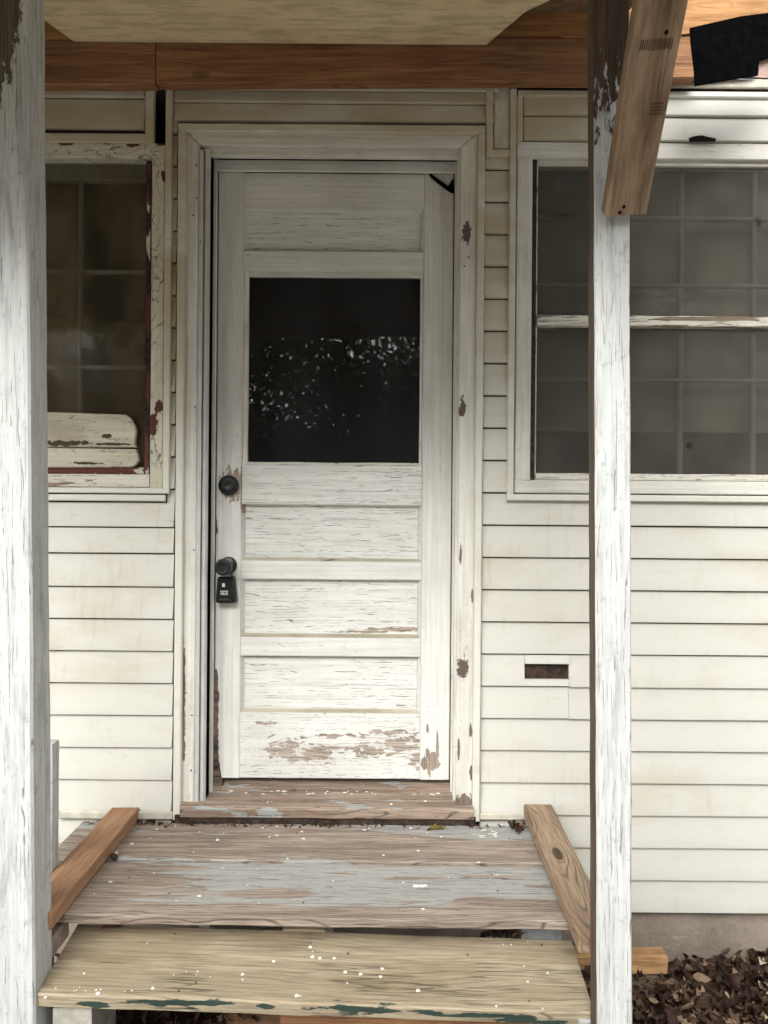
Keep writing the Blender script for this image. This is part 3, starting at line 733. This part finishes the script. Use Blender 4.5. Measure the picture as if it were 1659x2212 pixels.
# ---------------------------------------------------------------- left window
wl = bpy.data.objects.new('window', None); link(wl, house, Matrix.Translation((wx(-700), D, wz(-48))))
wl['label'] = 'narrow window with flaking red and cream frame left of the door'
bar('window_frame', -507, -479, -760.5, -48, D - .014, .05, m_redframe, wl, 'V', wob=.0012)
bar('window_frame', -1000, -477, -793, -761, D - .014, .05, m_redframe, wl, wob=.0014)
bar('window_frame', -1000, -508, -77, -49, D - .012, .05, m_sash, wl, wob=.0014)
bar('putty_strip', -519.5, -507.5, -748, -77.5, D + .004, .03, m_redputty, wl, 'V', wob=.0012)
bar('sash_rail', -1000, -508, -761, -749, D + .02, .03, m_frame, wl)
bar('window_sill', -1000, -508, -92, -77.5, D + .006, .03, m_redputty, wl, wob=.0016)
pane('pane', -1000, -518, -752, -88, D + .022, m_glass_win, wl)
for U in (-662, -800): bar('muntin', U - 3.5, U + 3.5, -712, -90, D + .034, .02, m_munt, wl, 'V', ch=.003)
bar('inner_rail', -1000, -518, -752, -712, D + .032, .03, m_munt, wl)
for V in (-515, -308): bar('muntin', -1000, -518, V - 4, V + 4, D + .033, .02, m_munt, wl, ch=.003)
m_rag = M_plain('dirty_hanging_cloth', (.13, .105, .06), .9, .1, .35, 5)
def cloth(name, px, d, mat, parent):
    # pleated hanging cloth between two px outlines (top line, bottom line)
    top, bot, n = px; vs = []; fs = []; m = 14
    for j in range(m + 1):
        for i in range(n + 1):
            t = i / n; a = Vector(top[0]).lerp(Vector(top[1]), t); b = Vector(bot[0]).lerp(Vector(bot[1]), t)
            q_ = a.lerp(b, j / m); p = P(q_.x, q_.y + 8 * noise.noise(Vector((t * 5, j * .3, 1))), d); p.y += .02 * math.sin(t * 22 + j * .2) ; vs.append(p)
    for j in range(m):
        for i in range(n): a = j * (n + 1) + i; fs.append((a, a + n + 1, a + n + 2, a + 1))
    c = sum(vs, Vector()) / len(vs)
    return meshobj(name, [v - c for v in vs], fs, mat, parent, Matrix.Translation(c), angle=60)
cloth('curtain', (((60, 378), (330, 388)), ((60, 598), (330, 600)), 40), D + .12, m_curtain, wl)
cloth('torn_cloth', (((60, 686), (330, 700)), ((60, 760), (330, 745)), 40), D + .15, m_rag, wl)
cloth('torn_cloth', (((60, 500), (140, 490)), ((60, 700), (130, 640)), 16), D + .10, m_rag, wl)
m_wb = M_paint('mildewed_white_board', (.62, .58, .46), peel=.72, crack=.7, cs=(10, 40), dirt=.55, dirtcol=(.28, .24, .13), ps=(6, 20), blobs2=[blob(-690, -143, 55, 6), blob(-585, -142, 45, 2.5), blob(-600, -160, 10, 5), blob(-640, -100, 30, 3)], b2col=(.07, .058, .032))
t1 = [(60, 888), (110, 890), (200, 893), (270, 895.5), (282, 903), (290, 918), (294, 931), (292, 945), (291, 955), (294, 966), (60, 966)]
t2 = [(60, 966.5), (294, 970), (298, 985), (299, 994), (292, 1004), (284, 1009), (60, 1010)]
b1 = thing('broken_board', 'upper mildewed white board with a chipped end propped in the left window frame', 'board', P(180, 966, D + .01)); wprism_ch('board', t1, D + .001, .016, m_wb, b1, .003)
b2 = thing('broken_board', 'lower mildewed white board lying on the sill of the left window', 'board', P(180, 1009, D + .005)); wprism_ch('board', t2, D - .004, .018, m_wb, b2, .003)

# ================================================================ PORCH CANOPY
porch = thing('porch_canopy', 'wooden porch roof on white posts over the front door', 'porch', (0, 1.66, 0))
def ledger(u0, vt0, vb0, u1, vt1, vb1, name='ledger_board', d=D - .071):
    a, b = P(u0, vt0, d), P(u1, vt1, d); a2, b2 = P(u0, vb0, d), P(u1, vb1, d)
    X = (b - a); X.y = 0; h = ((a - a2).length + (b - b2).length) / 2
    c = (a + b + a2 + b2) / 4 + YY * .020
    return plank(name, c, X, ZZ, X.length, h, .040, m_ledger, porch, ch=.004, wob=.0008, n=20)
ledger(-260, 85, 180, 335, 85.5, 184)
ledger(337.5, 85.5, 186, 1275, 80, 168)
ledger(1276, 78, 172, 1500, 76, 166)
# posts
def post(name, tl, bl, w_, dp, d, mat, side=None, lab=None):
    a, b = P(*tl, d), P(*bl, d)          # inner front edge, top and bottom points
    X = (b - a).normalized(); a = a - X * .25; b = b + X * ((b.z - 0) / -X.z if X.z < 0 else 0)
    L = (b - a).length; c = (a + b) / 2
    return X, a, b, L, c
# left post: its right front edge runs through these picture points
d0 = 1.615
X, a, b, L, c = post('', (57, 0), (75, 2180), 0, 0, d0, None)
pl = plank('post', c + Vector((-.048, .045, 0)), X, -XX, L, .096, .090, m_postL, porch, ch=.005, wob=.0012, n=40)
pl['label'] = 'thick white post with a bare patch near its top'
X, a, b, L, c = post('', (1282, 0), (1289.6, 2180), 0, 0, 1.555, None)
pr = plank('post', c + Vector((.039, .0255, 0)), X, -XX, L, .078, .051, m_postR, porch, ch=.003, wob=.0013, n=50,
           side=(lambda y, z: y > .036 and abs(z) < .024, m_rawpost))
pr['label'] = 'thin white post bare brown at the top'
# knee brace
e0, e1 = P(1352, 465, 1.527), P(1433, 0, 1.262)
Xb = (e1 - e0).normalized(); nb = Vector((0, -1, -1)).normalized(); nb = (nb - Xb * nb.dot(Xb)).normalized()
e1x = e0 + Xb * .80; cb = (e0 + e1x) / 2 - nb * .020
br = plank('knee_brace', cb, Xb, nb.cross(Xb), (e1x - e0).length, .089, .042, m_brace, porch, ch=.004, wob=.0012, n=24, endwob=.003)
wbr = (nb.cross(Xb)).normalized()
m_stamp = M_plain('faded_mill_stamp', (.13, .085, .052), .8, .1)
vs = []; fs = []
def stampq(s0, s1, w0, w1):
    n0 = len(vs)
    for s, w1_ in ((s0, w0), (s0, w1), (s1, w1), (s1, w0)): vs.append(e0 + Xb * s + wbr * w1_ + nb * .0022)
    fs.append((n0, n0 + 1, n0 + 2, n0 + 3))
for i in range(16):
    wv = -.030 + i * .0038; stampq(.305 + random.uniform(-.002, .002), .322, wv, wv + random.uniform(.0012, .0026))
for i in range(4): stampq(.195 + i * .006, .1985 + i * .006, -.034, -.010)
meshobj('grade_stamp', vs, fs, m_stamp, porch)['kind'] = 'stuff'
for (u, v) in ((1339, 456), (1348, 442), (1438, 60)):
    p_ = P(u, v, 1.527)
# nails
    s_n = (465 - v) / 465 * (e1 - e0).length; wv = (u - (1352 + 81 * (465 - v) / 465)) * 1.5 / F
    lathe('nail_head', e0 + Xb * s_n + wbr * (-wv if wbr.x < 0 else wv) + nb * .0008, [(0, .004), (.001, .004), (.0012, .002)], m_dark, porch, axis=nb, seg=12)
# ceiling board with cut-off corners, then the roof above it
hz = H + 1.464
sl_ = .14     # the roof falls towards the yard
def zc(y): return hz - max(0, (D - .05 - y)) * sl_
cy1 = D - .085
A_ = [(-1.9, .97), (.62, .97), (.62, 1.80), (P(1135, 0, 2.03).x, 2.03), (P(1050, 82, cy1).x, cy1), (P(160, 86, cy1).x, cy1), (P(99, 56, 2.10).x, 2.10), (-1.9, 1.7)]
n = len(A_)
vs = [(x, y, zc(y)) for x, y in A_] + [(x, y, zc(y) + .012) for x, y in A_]
fs = [tuple(reversed(range(n))), tuple(range(n, 2 * n))] + [(i, (i + 1) % n, (i + 1) % n + n, i + n) for i in range(n)]
meshobj('ceiling_board', vs, fs, m_ply, porch)
def roofbox(name, x0, x1, y0, y1, off, th, mat):
    vs = [(x, y, zc(y) + off + k) for k in (0, th) for x, y in ((x0, y0), (x1, y0), (x1, y1), (x0, y1))]
    fs = [(3, 2, 1, 0), (4, 5, 6, 7), (0, 1, 5, 4), (1, 2, 6, 5), (2, 3, 7, 6), (3, 0, 4, 7)]
    return meshobj(name, vs, fs, mat, porch)
roofbox('roof_deck', -2.4, .75, .89, D - .05, .105, .02, m_shingle)
roofbox('fascia_board', -2.4, .75, .865, .888, -.32, .44, m_rawpost)
for x in (-2.3, -1.6, -.85, -.2): roofbox('rafter', x, x + .04, .9, 2.0, .013, .09, m_ledger)
# orange boards seen past the ceiling's corner
wprism('rafter_board', [(1040, 78), (1060, 70), (1212, 71), (1218, 79), (1270, 79), (1480, 73), (1560, 58), (1700, 24), (1900, -10), (1900, -130), (1040, -130)], D - .078, .03, m_rafter, porch)
wprism('rafter_board', [(20, 20), (175, 20), (175, 78), (120, 79.5), (20, 81)], D - .078, .02, m_rafter, porch)
ft = wprism('roofing_felt', [(1491, 60), (1493, 90), (1500, 150), (1502, 184), (1560, 174), (1638, 161.5), (1640, 131), (1668, 122), (1720, 100), (1720, 20), (1600, 35)], 2.06, .006, m_felt, porch)
m_eave = M_wood('dark_eave_wood', (.075, .045, .03), (.15, .10, .07), sy=26, cath=False, stain=(.3, .22, .18), stainamt=.5)
wprism('eave_board', [(1436, -140), (1436, 172), (1500, 172), (1633, 158), (1636, 122), (1670, 112), (1900, 60), (1900, -140)], D - .035, .02, m_eave, porch)
wprism('eave_board', [(1600, 100), (1600, 166), (1900, 175), (1900, 100)], D - .004, .01, M_plain('pinkish_bare_board', (.42, .30, .25), .8, .2, .2, 40), porch)
# white board far right behind the felt
# header across the front posts, above the frame of view
plank('header_beam', (-.2, 1.66, H + 1.31), XX, ZZ, 3.9, .09, .09, m_ledger, porch, ch=.004)

# ================================================================ LANDING
land = thing('porch_landing', 'weathered landing of peeling grey boards under the front door', 'porch landing', (-.2, 2.02, 0))
zl = H - .998
def deckboard(name, x0, x1, y0, y1, z, th, mat, parent, ry=0.0, **k):
    c = Vector(((x0 + x1) / 2, (y0 + y1) / 2, z - th / 2))
    return plank(name, c, Vector((math.cos(ry), math.sin(ry), 0)), YY, x1 - x0, y1 - y0, th, mat, parent, **k)
deckboard('deck_board', -.956, .478, 2.030, 2.268, zl, .024, m_deckb, land, ry=-.004, ch=.003, wob=.0018, n=50, endwob=.006)
deckboard('deck_board', -.956, .462, 1.745, 2.012, zl, .024, m_deck, land, ry=-.010, ch=.004, wob=.0022, n=50, endwob=.008)
for (x0, x1, y0, y1, z1) in [(-.93, -.88, 1.82, 2.27, -.024), (.36, .40, 1.88, 2.27, -.024)]:
    box('joist', x0, x1, y0, y1, zl - .13, zl - .0245, m_rawpost, land)
box('support_post', -.93, -.86, 1.80, 1.87, 0, zl - .135, m_rawpost, land)
box('support_post', .34, .41, 2.0, 2.07, 0, zl - .135, m_rawpost, land)
m_blk = M_plain('pale_painted_block', (.46, .44, .38), .8, .2, .25, 25, .6)
m_stone = M_plain('pinkish_stone', (.40, .31, .26), .9, .15, .25, 30, .8)
bar_ = lambda nm, u0, u1, v0, v1, d, th, mat: box(nm, P(u0, v1, d).x, P(u1, v1, d).x, d, d + th, P(u0, v1, d).z, P(u0, v0, d).z, mat, land)
bar_('support_block', 656, 719, 1982, 2030, 1.86, .05, m_blk)
bar_('support_block', 1127, 1213, 2004, 2040, 1.86, .05, M_plain('grey_block', (.33, .35, .35), .8, .2, .2, 25, .5))
bar_('support_block', 430, 452, 1984, 2030, 1.86, .05, m_blk)
box('support_block', -.93, -.790, 1.705, 1.80, H - 1.079, H - 1.030, m_stone, land, ch=.006)
box('stringer', -.93, -.792, 1.66, 1.70, H - 1.40, H - 1.082, M_plain('grey_stringer', (.13, .125, .12), .8, .2, .3, 30, .5), land)
# stub of an old rail post behind the left post
stub = plank('rail_stub', (-.914, 1.90, (zl + H - .622) / 2), ZZ, -XX, (H - .622) - zl, .084, .04, m_post, land, ch=.002)

# the greenish step
step = thing('wooden_step', 'wide greenish treated plank with dark green paint on its front edge', 'step', (-.145, 1.72, H - 1.13))
bl, fl, br_, fr = (Vector((-.7836, 1.8436, H - 1.072)), Vector((-.7836, 1.62, H - 1.107)), Vector((.4895, 1.829, H - 1.099)), Vector((.4895, 1.62, H - 1.138)))
Xs = ((br_ - bl) + (fr - fl)); Ys = ((bl - fl) + (br_ - fr)) / 2
cs_ = (bl + fl + br_ + fr) / 4; Zs = Xs.cross(Ys).normalized()
sp = plank('plank', cs_ - Zs * .018, Xs, Ys, (fr - fl).length, Ys.length, .036, m_step, step, ch=.0035, wob=.0013, n=60, endwob=.006)
# sliver splitting off the back edge
plank('splinter', bl + (br_ - bl) * .46 + Vector((0, .003, .001)), Xs, Ys, .11, .016, .008, m_step, step, wob=.002, n=10)
Ms = frame(cs_, Xs, Ys)
def on_step(u, v):
    a = P(u, v, 1.0) - Vector((0, 0, H)); t = (cs_ - Vector((0, 0, H))).dot(Zs) / a.dot(Zs); return Vector((0, 0, H)) + a * t
def on_land(u, v, z=zl):
    a = P(u, v, 1.0) - Vector((0, 0, H)); t = (z - H) / a.z; return Vector((0, 0, H)) + a * t
vs = []; fs = []
def drop(p, r, nz=Zs, st=1.0):
    X = Vector((1, 0, 0)); Y = nz.cross(X).normalized(); X = Y.cross(nz); n0 = len(vs); seg = 10
    for ring, (k, hh) in enumerate(((1.0, .0004), (.75, .0016))):
        for i in range(seg):
            a = 2 * math.pi * i / seg; rr_ = r * k * (1 + .15 * math.sin(3 * a + p.x * 90)); vs.append(p + X * rr_ * st * math.cos(a) + Y * rr_ * math.sin(a) + nz * hh)
    for i in range(seg): fs.append((n0 + i, n0 + (i + 1) % seg, n0 + seg + (i + 1) % seg, n0 + seg + i))
    fs.append(tuple(n0 + seg + i for i in range(seg)))
S_ = [(670, 2046, 8), (675, 2067, 9), (691, 2070, 8), (722, 2070, 8), (591, 2077, 8), (746, 2100, 8), (779, 2104, 8), (641, 2151, 9), (649, 2152, 4), (524, 2105, 7), (524, 2117, 4),
      (427, 2099, 4), (424, 2106, 3), (330, 2135, 7), (212, 2146, 9), (208, 2139, 5), (217, 2138, 4), (182, 2103, 5), (165, 2139, 3), (172, 2133, 3), (185, 2140, 3), (160, 2141, 2.5),
      (375, 2106, 3), (402, 2099, 2.5), (454, 2110, 3), (826, 2093, 8), (822, 2110, 8), (903, 2140, 9), (1087, 2041, 4), (1104, 2041, 4), (1132, 2087, 4), (1183, 2102, 5), (1140, 2121, 5), (1140, 2035, 3), (1072, 2174, 5), (1172, 2179, 4),
      (285, 2140, 4), (270, 2142, 3), (318, 2038, 3), (750, 2124, 4), (675, 2056, 3), (120, 2135, 4), (98, 2155, 6)]
for u, v, r_ in S_: drop(on_step(u, v), r_ * .47 * 1.7 / F, st=1.15)
o = meshobj('paint_speck', vs, fs, m_drop, step); o['kind'] = 'stuff'
vs = []; fs = []
for k in range(45):
    u, v = random.uniform(200, 1130), random.uniform(1800, 1965)
    if random.random() < .5: v = random.uniform(1782, 1812)
    drop(on_land(u, v), random.choice((1.2, 1.6, 2, 2.6)) * 1.9 / F, ZZ, random.uniform(.9, 1.9))
for u, v, r_ in [(910, 1914, 5), (900, 1914, 6), (918, 1913, 4), (430, 1936, 3), (285, 1823, 3), (470, 1815, 3)]: drop(on_land(u, v), r_ * 1.9 / F, ZZ, 1.6)
o = meshobj('paint_speck', vs, fs, m_drop, land); o['kind'] = 'stuff'
vs = []; fs = []
for k in range(46):
    u = random.uniform(480, 960); drop(on_land(u, random.choice((random.uniform(1706, 1716), random.uniform(1690, 1740))), H - .925), random.choice((1.2, 2, 3)) * 2 / F, ZZ, random.uniform(1, 2.4))
o = meshobj('paint_chip', vs, fs, m_drop, df); o['kind'] = 'stuff'
vs = []; fs = []
for u, v in ((1263, 1989), (1251, 1990)): pass
# riser board and trestle bits under the step
ris = thing('riser_board', 'orange bare board standing on edge under the greenish step', 'board', (.05, 1.70, 0))
plank('board', (.075, 1.69, H - 1.265), XX, ZZ, .62, .20, .03, m_ledger, ris)
leg = thing('step_support', 'short stack of grey blocks under the left end of the greenish step', 'support', (-.70, 1.70, 0))
box('block', -.765, -.665, 1.65, 1.80, 0.0, .17, m_blk, leg); box('block', -.76, -.67, 1.65, 1.80, .172, H - 1.160, m_blk, leg)
leg2 = thing('step_support', 'white painted upright at the right end of the greenish step beside the thin post', 'support', (.475, 1.64, 0))
box('upright', .452, .486, 1.612, 1.66, 0, H - 1.152, m_post, leg2)
box('cleat', .40, .451, 1.64, 1.78, 0, H - 1.165, m_rawpost, leg2)

# loose lumber
def lumber(name, label, pc, L, w_, t_, X, Y, mat, gr='loose lengths of lumber on the landing'):
    o = plank(name, pc, X, Y, L, w_, t_, mat, None, ch=.003, wob=.0009, n=16, endwob=.003); tag(o, label, 'lumber', gr); return o
lumber('lumber', 'reddish tan length of lumber lying along the left edge of the landing', (-.824, 1.983, H - .977), .60, .089, .040, YY, -XX, m_lumL)
pa_, pb_ = Vector((.4495 + .0445, 1.612, H - .979)), Vector((.4556 + .045, 2.276, H - .952))
lumber('lumber', 'striped brown pine length with a knot along the right edge of the landing', (pa_ + pb_) / 2, (pb_ - pa_).length, .089, .038, pb_ - pa_, -XX, m_lumR)
tmb = thing('timber_offcut', 'pale orange timber offcut lying against the foundation behind the thin post', 'timber', (.72, 2.28, 0))
m_tmb = M_wood('pale_orange_timber', (.40, .22, .10), (.56, .34, .16), sy=20, k=.7, stain=(.14, .06, .03), stainamt=.5, checks=.3)
plank('timber', (.62, 2.270, H - 1.4275), XX, YY, .575, .052, .063, m_tmb, tmb, ch=.007, wob=.002, n=16, endwob=.006)
plank('under_board', (.50, 2.235, H - 1.474), XX, YY, .75, .06, .03, m_rawpost, tmb, wob=.002)
plank('pallet_slat', (.0, 2.05, .02), XX, YY, .9, .09, .03, m_lumL, None); 
ps_ = bpy.data.objects[-1] if False else [o for o in COL.objects if o.name.startswith('pallet_slat')][0]
tag(ps_, 'reddish board lying on the dead leaves under the landing', 'board')

# ================================================================ LEAVES
def leaf_mesh(kind, size, rng):
    """lobed, curled dead leaf"""
    if kind == 0:
        out = [(0, 0), (.10, .06), (.16, .20), (.30, .12), (.38, .26), (.52, .14), (.62, .28), (.76, .13), (.88, .14), (1.0, 0)]
    elif kind == 1:
        out = [(0, 0), (.12, .14), (.35, .24), (.6, .22), (.82, .12), (1.0, 0)]
    else:
        out = [(0, 0), (.2, .22), (.28, .10), (.45, .34), (.55, .14), (.75, .26), (.8, .1), (1.0, 0)]
    cu, tw, fo = rng.uniform(-1.6, 2.2), rng.uniform(-1, 1), rng.uniform(.2, 1.1)
    def bend(x, y):
        z = fo * abs(y) * .9 + .12 * cu * (x - .5) ** 2 * 2 + .10 * math.sin(7 * x + 3 * tw); z += tw * y * (x - .3) * .8
        return Vector(((x - .5) * size, y * size, z * size))
    vs = []; n = len(out)
    for x, y in out: vs.append(bend(x, y))
    for x, y in out[1:-1]: vs.append(bend(x, -y))
    for x, y in out[1:-1]: vs.append(bend(x, 0))
    fs = []; up = lambda i: i; dn = lambda i: n + i - 1; md = lambda i: 2 * n - 2 + i - 1
    for i in range(1, n - 2):
        fs.append((md(i), md(i + 1), up(i + 1), up(i))); fs.append((md(i + 1), md(i), dn(i), dn(i + 1)))
    fs += [(0, md(1), up(1)), (0, dn(1), md(1)), (n - 1, up(n - 2), md(n - 2)), (n - 1, md(n - 2), dn(n - 2))]
    return vs, fs
rng = random.Random(11)
protos = [leaf_mesh(k % 3, 1.0, rng) for k in range(18)]
def litter(name, spots, label=None):
    VS = []; FS = []; MI = []
    for (x, y, z, s, tilt) in spots:
        pv, pf_ = rng.choice(protos)
        M = Matrix.Translation((x, y, z)) @ Matrix.Rotation(rng.uniform(0, 6.28), 4, 'Z') @ Matrix.Rotation(rng.gauss(0, tilt), 4, 'X') @ Matrix.Rotation(rng.gauss(0, tilt), 4, 'Y') @ Matrix.Diagonal((s, s * rng.uniform(.6, 1.1), s, 1))
        n0 = len(VS); VS += [M @ v for v in pv]; FS += [tuple(i + n0 for i in f) for f in pf_]
        MI += [rng.choices((0, 1, 2, 3), (9, 5, 2.6, .5))[0]] * len(pf_)
    me = bpy.data.meshes.new(name); me.from_pydata([tuple(v) for v in VS], [], FS)
    for m in LM: me.materials.append(m)
    me.polygons.foreach_set('material_index', MI); me.shade_smooth()
    o = bpy.data.objects.new(name, me); link(o); o['kind'] = 'stuff'; return o
spots = []
def pile(x, y): return .02 + .028 * max(0, noise.noise(Vector((x * 4, y * 4, 9)))) + .04 * max(0, 1 - (2.33 - y) / .12) * max(0, min(1, (x - .85) * 2.5))
for k in range(1700):
    x, y = rng.uniform(.45, 1.5), 2.31 - abs(rng.gauss(0, .28))
    if y < 1.2: continue
    spots.append((x, y, pile(x, y) + rng.uniform(-.02, .02), rng.choice((rng.uniform(.012, .04), rng.uniform(.03, .085))), .75))
for k in range(1700):
    x, y = rng.uniform(-1.1, .6), rng.uniform(1.2, 2.3)
    spots.append((x, y, .015 + rng.uniform(0, .03), rng.uniform(.03, .075), .6))
for k in range(700):
    x, y = rng.uniform(-2, 2.4), rng.uniform(.1, 1.3)
    spots.append((x, y, .015 + rng.uniform(0, .02), rng.uniform(.03, .075), .5))
litter('leaf_litter', spots)
dbr = []
for k in range(170):       # crumbs and leaf bits caught in the joint at the wall
    x = rng.uniform(-.95, .46); dbr.append((x, 2.262 - abs(rng.gauss(0, .012)), zl + rng.uniform(.001, .006), rng.uniform(.006, .022), .5))
for k in range(26): dbr.append((rng.gauss(.425, .012), 2.235 + rng.gauss(0, .012), zl + rng.uniform(.004, .022), rng.uniform(.015, .035), .9))
for k in range(22): dbr.append((rng.gauss(-.86, .03), 2.255 + rng.gauss(0, .01), zl + rng.uniform(.002, .012), rng.uniform(.012, .03), .7))
for k in range(12): dbr.append((rng.gauss(-.745, .02), 2.258, zl + rng.uniform(.002, .012), rng.uniform(.012, .03), .7))
litter('leaf_debris', dbr)
cl = []
for k in range(60): cl.append((rng.uniform(P(1045, 2000, 1.85).x, P(1122, 2000, 1.85).x), rng.uniform(1.84, 1.92), H - rng.uniform(1.05, 1.16), rng.uniform(.03, .06), 1.0))
litter('leaf_clump', cl)
def single_leaf(p, kind, s, mat, label, rot, tilt=0.1, name='fallen_leaf'):
    pv, pf_ = leaf_mesh(kind, s, rng)
    zm = min(v.z for v in pv); M = Matrix.Translation(p + ZZ * (.002 - zm * .5)) @ Matrix.Rotation(rot, 4, 'Z') @ Matrix.Rotation(tilt, 4, 'X') @ Matrix.Diagonal((1, 1, .4, 1))
    o = meshobj(name, pv, pf_, mat, None, M, 60); tag(o, label, 'leaf'); return o
single_leaf(on_land(945, 1791), 2, .058, m_leafgreen, 'yellow green leaf lying on the landing below the door sill', .2)
single_leaf(on_step(246, 2008) + Zs * .006, 1, .066, leafmat('copper_leaf', (.16, .075, .04), (.26, .13, .075)), 'copper brown leaf on the back left of the greenish step', .5, .1)
ac = thing('acorn_cap', 'small dark and tan acorn shell beside the reddish tan lumber', 'acorn', on_land(245, 1856))
lathe('shell', on_land(245, 1856) + ZZ * .006, [(-.006, .004), (-.003, .009), (.002, .011), (.007, .009), (.011, .003)], LM[0], ac, axis=(.5, -.2, .8), seg=16)
lathe('nut', on_land(249, 1852) + ZZ * .008, [(-.006, .003), (-.003, .0075), (.003, .0085), (.008, .006), (.011, .001)], LM[3], ac, axis=(.8, -.1, .5), seg=16)
fl_ = []
vs = []; fs = []
for k in range(14):
    p = on_land(1048 + random.uniform(-22, 22), 1802 + random.uniform(-8, 9)) + ZZ * .0015; a = random.uniform(-.4, .8); s = random.uniform(.004, .011)
    dx, dy = Vector((math.cos(a), math.sin(a), 0)) * s, Vector((-math.sin(a), math.cos(a), 0)) * s * .35
    n0 = len(vs); vs += [p - dx - dy, p + dx - dy + ZZ * .002, p + dx + dy + ZZ * .001, p - dx + dy]; fs.append((n0, n0 + 1, n0 + 2, n0 + 3))
o = meshobj('paint_flakes', vs, fs, m_drop); o['kind'] = 'stuff'

# ================================================================ TREES BEHIND THE VIEWER (mirrored in the door glass)
def crown(seed, n, rx, rz):
    rg = random.Random(seed); VS = []; FS = []; MI = []
    cl = [(rg.uniform(-1, 1), rg.uniform(-1, 1), rg.uniform(-1, 1)) for _ in range(60)]
    cl = [c for c in cl if sum(x * x for x in c) < 1.1]
    for k in range(n):
        c = rg.choice(cl); r_ = .26
        p = Vector((c[0] * rx + rg.gauss(0, r_) * rx, c[1] * rx + rg.gauss(0, r_) * rx, c[2] * rz + rg.gauss(0, r_) * rz))
        s = rg.uniform(.035, .09); a = Vector((rg.gauss(0, 1), rg.gauss(0, 1), rg.gauss(0, 1))).normalized(); b = a.orthogonal().normalized(); e = a.cross(b)
        n0 = len(VS); VS += [p - b * s, p + e * s * .45, p + b * s, p - e * s * .45]; FS.append((n0, n0 + 1, n0 + 2, n0 + 3)); MI.append(rg.random() < .3)
    me = bpy.data.meshes.new('crown'); me.from_pydata([tuple(v) for v in VS], [], FS)
    for m in m_tree: me.materials.append(m)
    me.polygons.foreach_set('material_index', [int(q) for q in MI]); return me
crowns = [crown(s, 32000, 1.9, 1.7) for s in (1, 2)]; tops = [crown(s, 20000, 1.9, 1.7) for s in (3, 4)]
for i, (x, y, z, lab) in enumerate([(-2.9, -8.0, 4.3, 'leafy tree mirrored at the left of the door glass'), (-.2, -8.8, 4.4, 'leafy tree mirrored in the middle of the door glass'), (2.6, -8.2, 4.5, 'leafy tree mirrored at the right of the door glass'), (-5.6, -9.6, 3.7, 'leafy tree in the yard left of the mirrored trees'), (5.6, -9.2, 3.9, 'leafy tree in the yard right of the mirrored trees')]):
    t_ = thing('tree', lab, 'tree', (x, y, 0), 'trees across the yard')
    o = bpy.data.objects.new('crown', tops[i % 2]); link(o, t_, Matrix.Translation((x, y, z)) @ Matrix.Rotation(i * 1.3, 4, 'Z'))
    lathe('trunk', (x, y, -.05), [(0, .22), (.4, .15), (1.8, .12), (z, .06)], m_bark, t_, axis=(0, 0, 1), seg=12)
for i in range(7):
    x = -6 + i * 2.0
    o = bpy.data.objects.new('shrub', crowns[i % 2]); link(o, None, Matrix.Translation((x, -10.2 + .3 * (i % 2), 1.75)) @ Matrix.Rotation(i * 3.14, 4, 'Z') @ Matrix.Diagonal((.95, .6, 1.0, 1)))
    tag(o, ('first', 'second', 'third', 'fourth', 'fifth', 'sixth', 'seventh')[i] + ' dense dark hedge shrub from the left across the yard', 'shrub', 'hedge shrubs across the yard')

for i in range(6):
    o = bpy.data.objects.new('shrub', crowns[(i + 1) % 2]); link(o, None, Matrix.Translation((-5 + i * 2.0, -11.2, 1.7)) @ Matrix.Rotation(i * 2.2 + .7, 4, 'Z') @ Matrix.Diagonal((.9, .7, .95, 1)))
    tag(o, ('first', 'second', 'third', 'fourth', 'fifth', 'sixth')[i] + ' shrub from the left in the rear row of the hedge', 'shrub', 'hedge shrubs across the yard')
for (u, v) in [(377, 2018), (423, 2123), (671, 2037), (752, 2060), (386, 2141), (1010, 2063), (1170, 2042), (1143, 2163)]:
    lathe('nail_head', on_step(u, v) + Zs * .0002, [(0, .003), (.0008, .003), (.001, .0015)], m_rot, step, axis=Zs, seg=10)
for (u, v) in [(281, 1880), (279, 1896), (365, 1930), (1062, 1890), (1100, 1812), (420, 1840), (1075, 1925), (640, 1800), (655, 1950)]:
    lathe('nail_head', on_land(u, v) + ZZ * .0003, [(0, .003), (.0008, .003), (.001, .0015)], m_rot, land, axis=ZZ, seg=10)
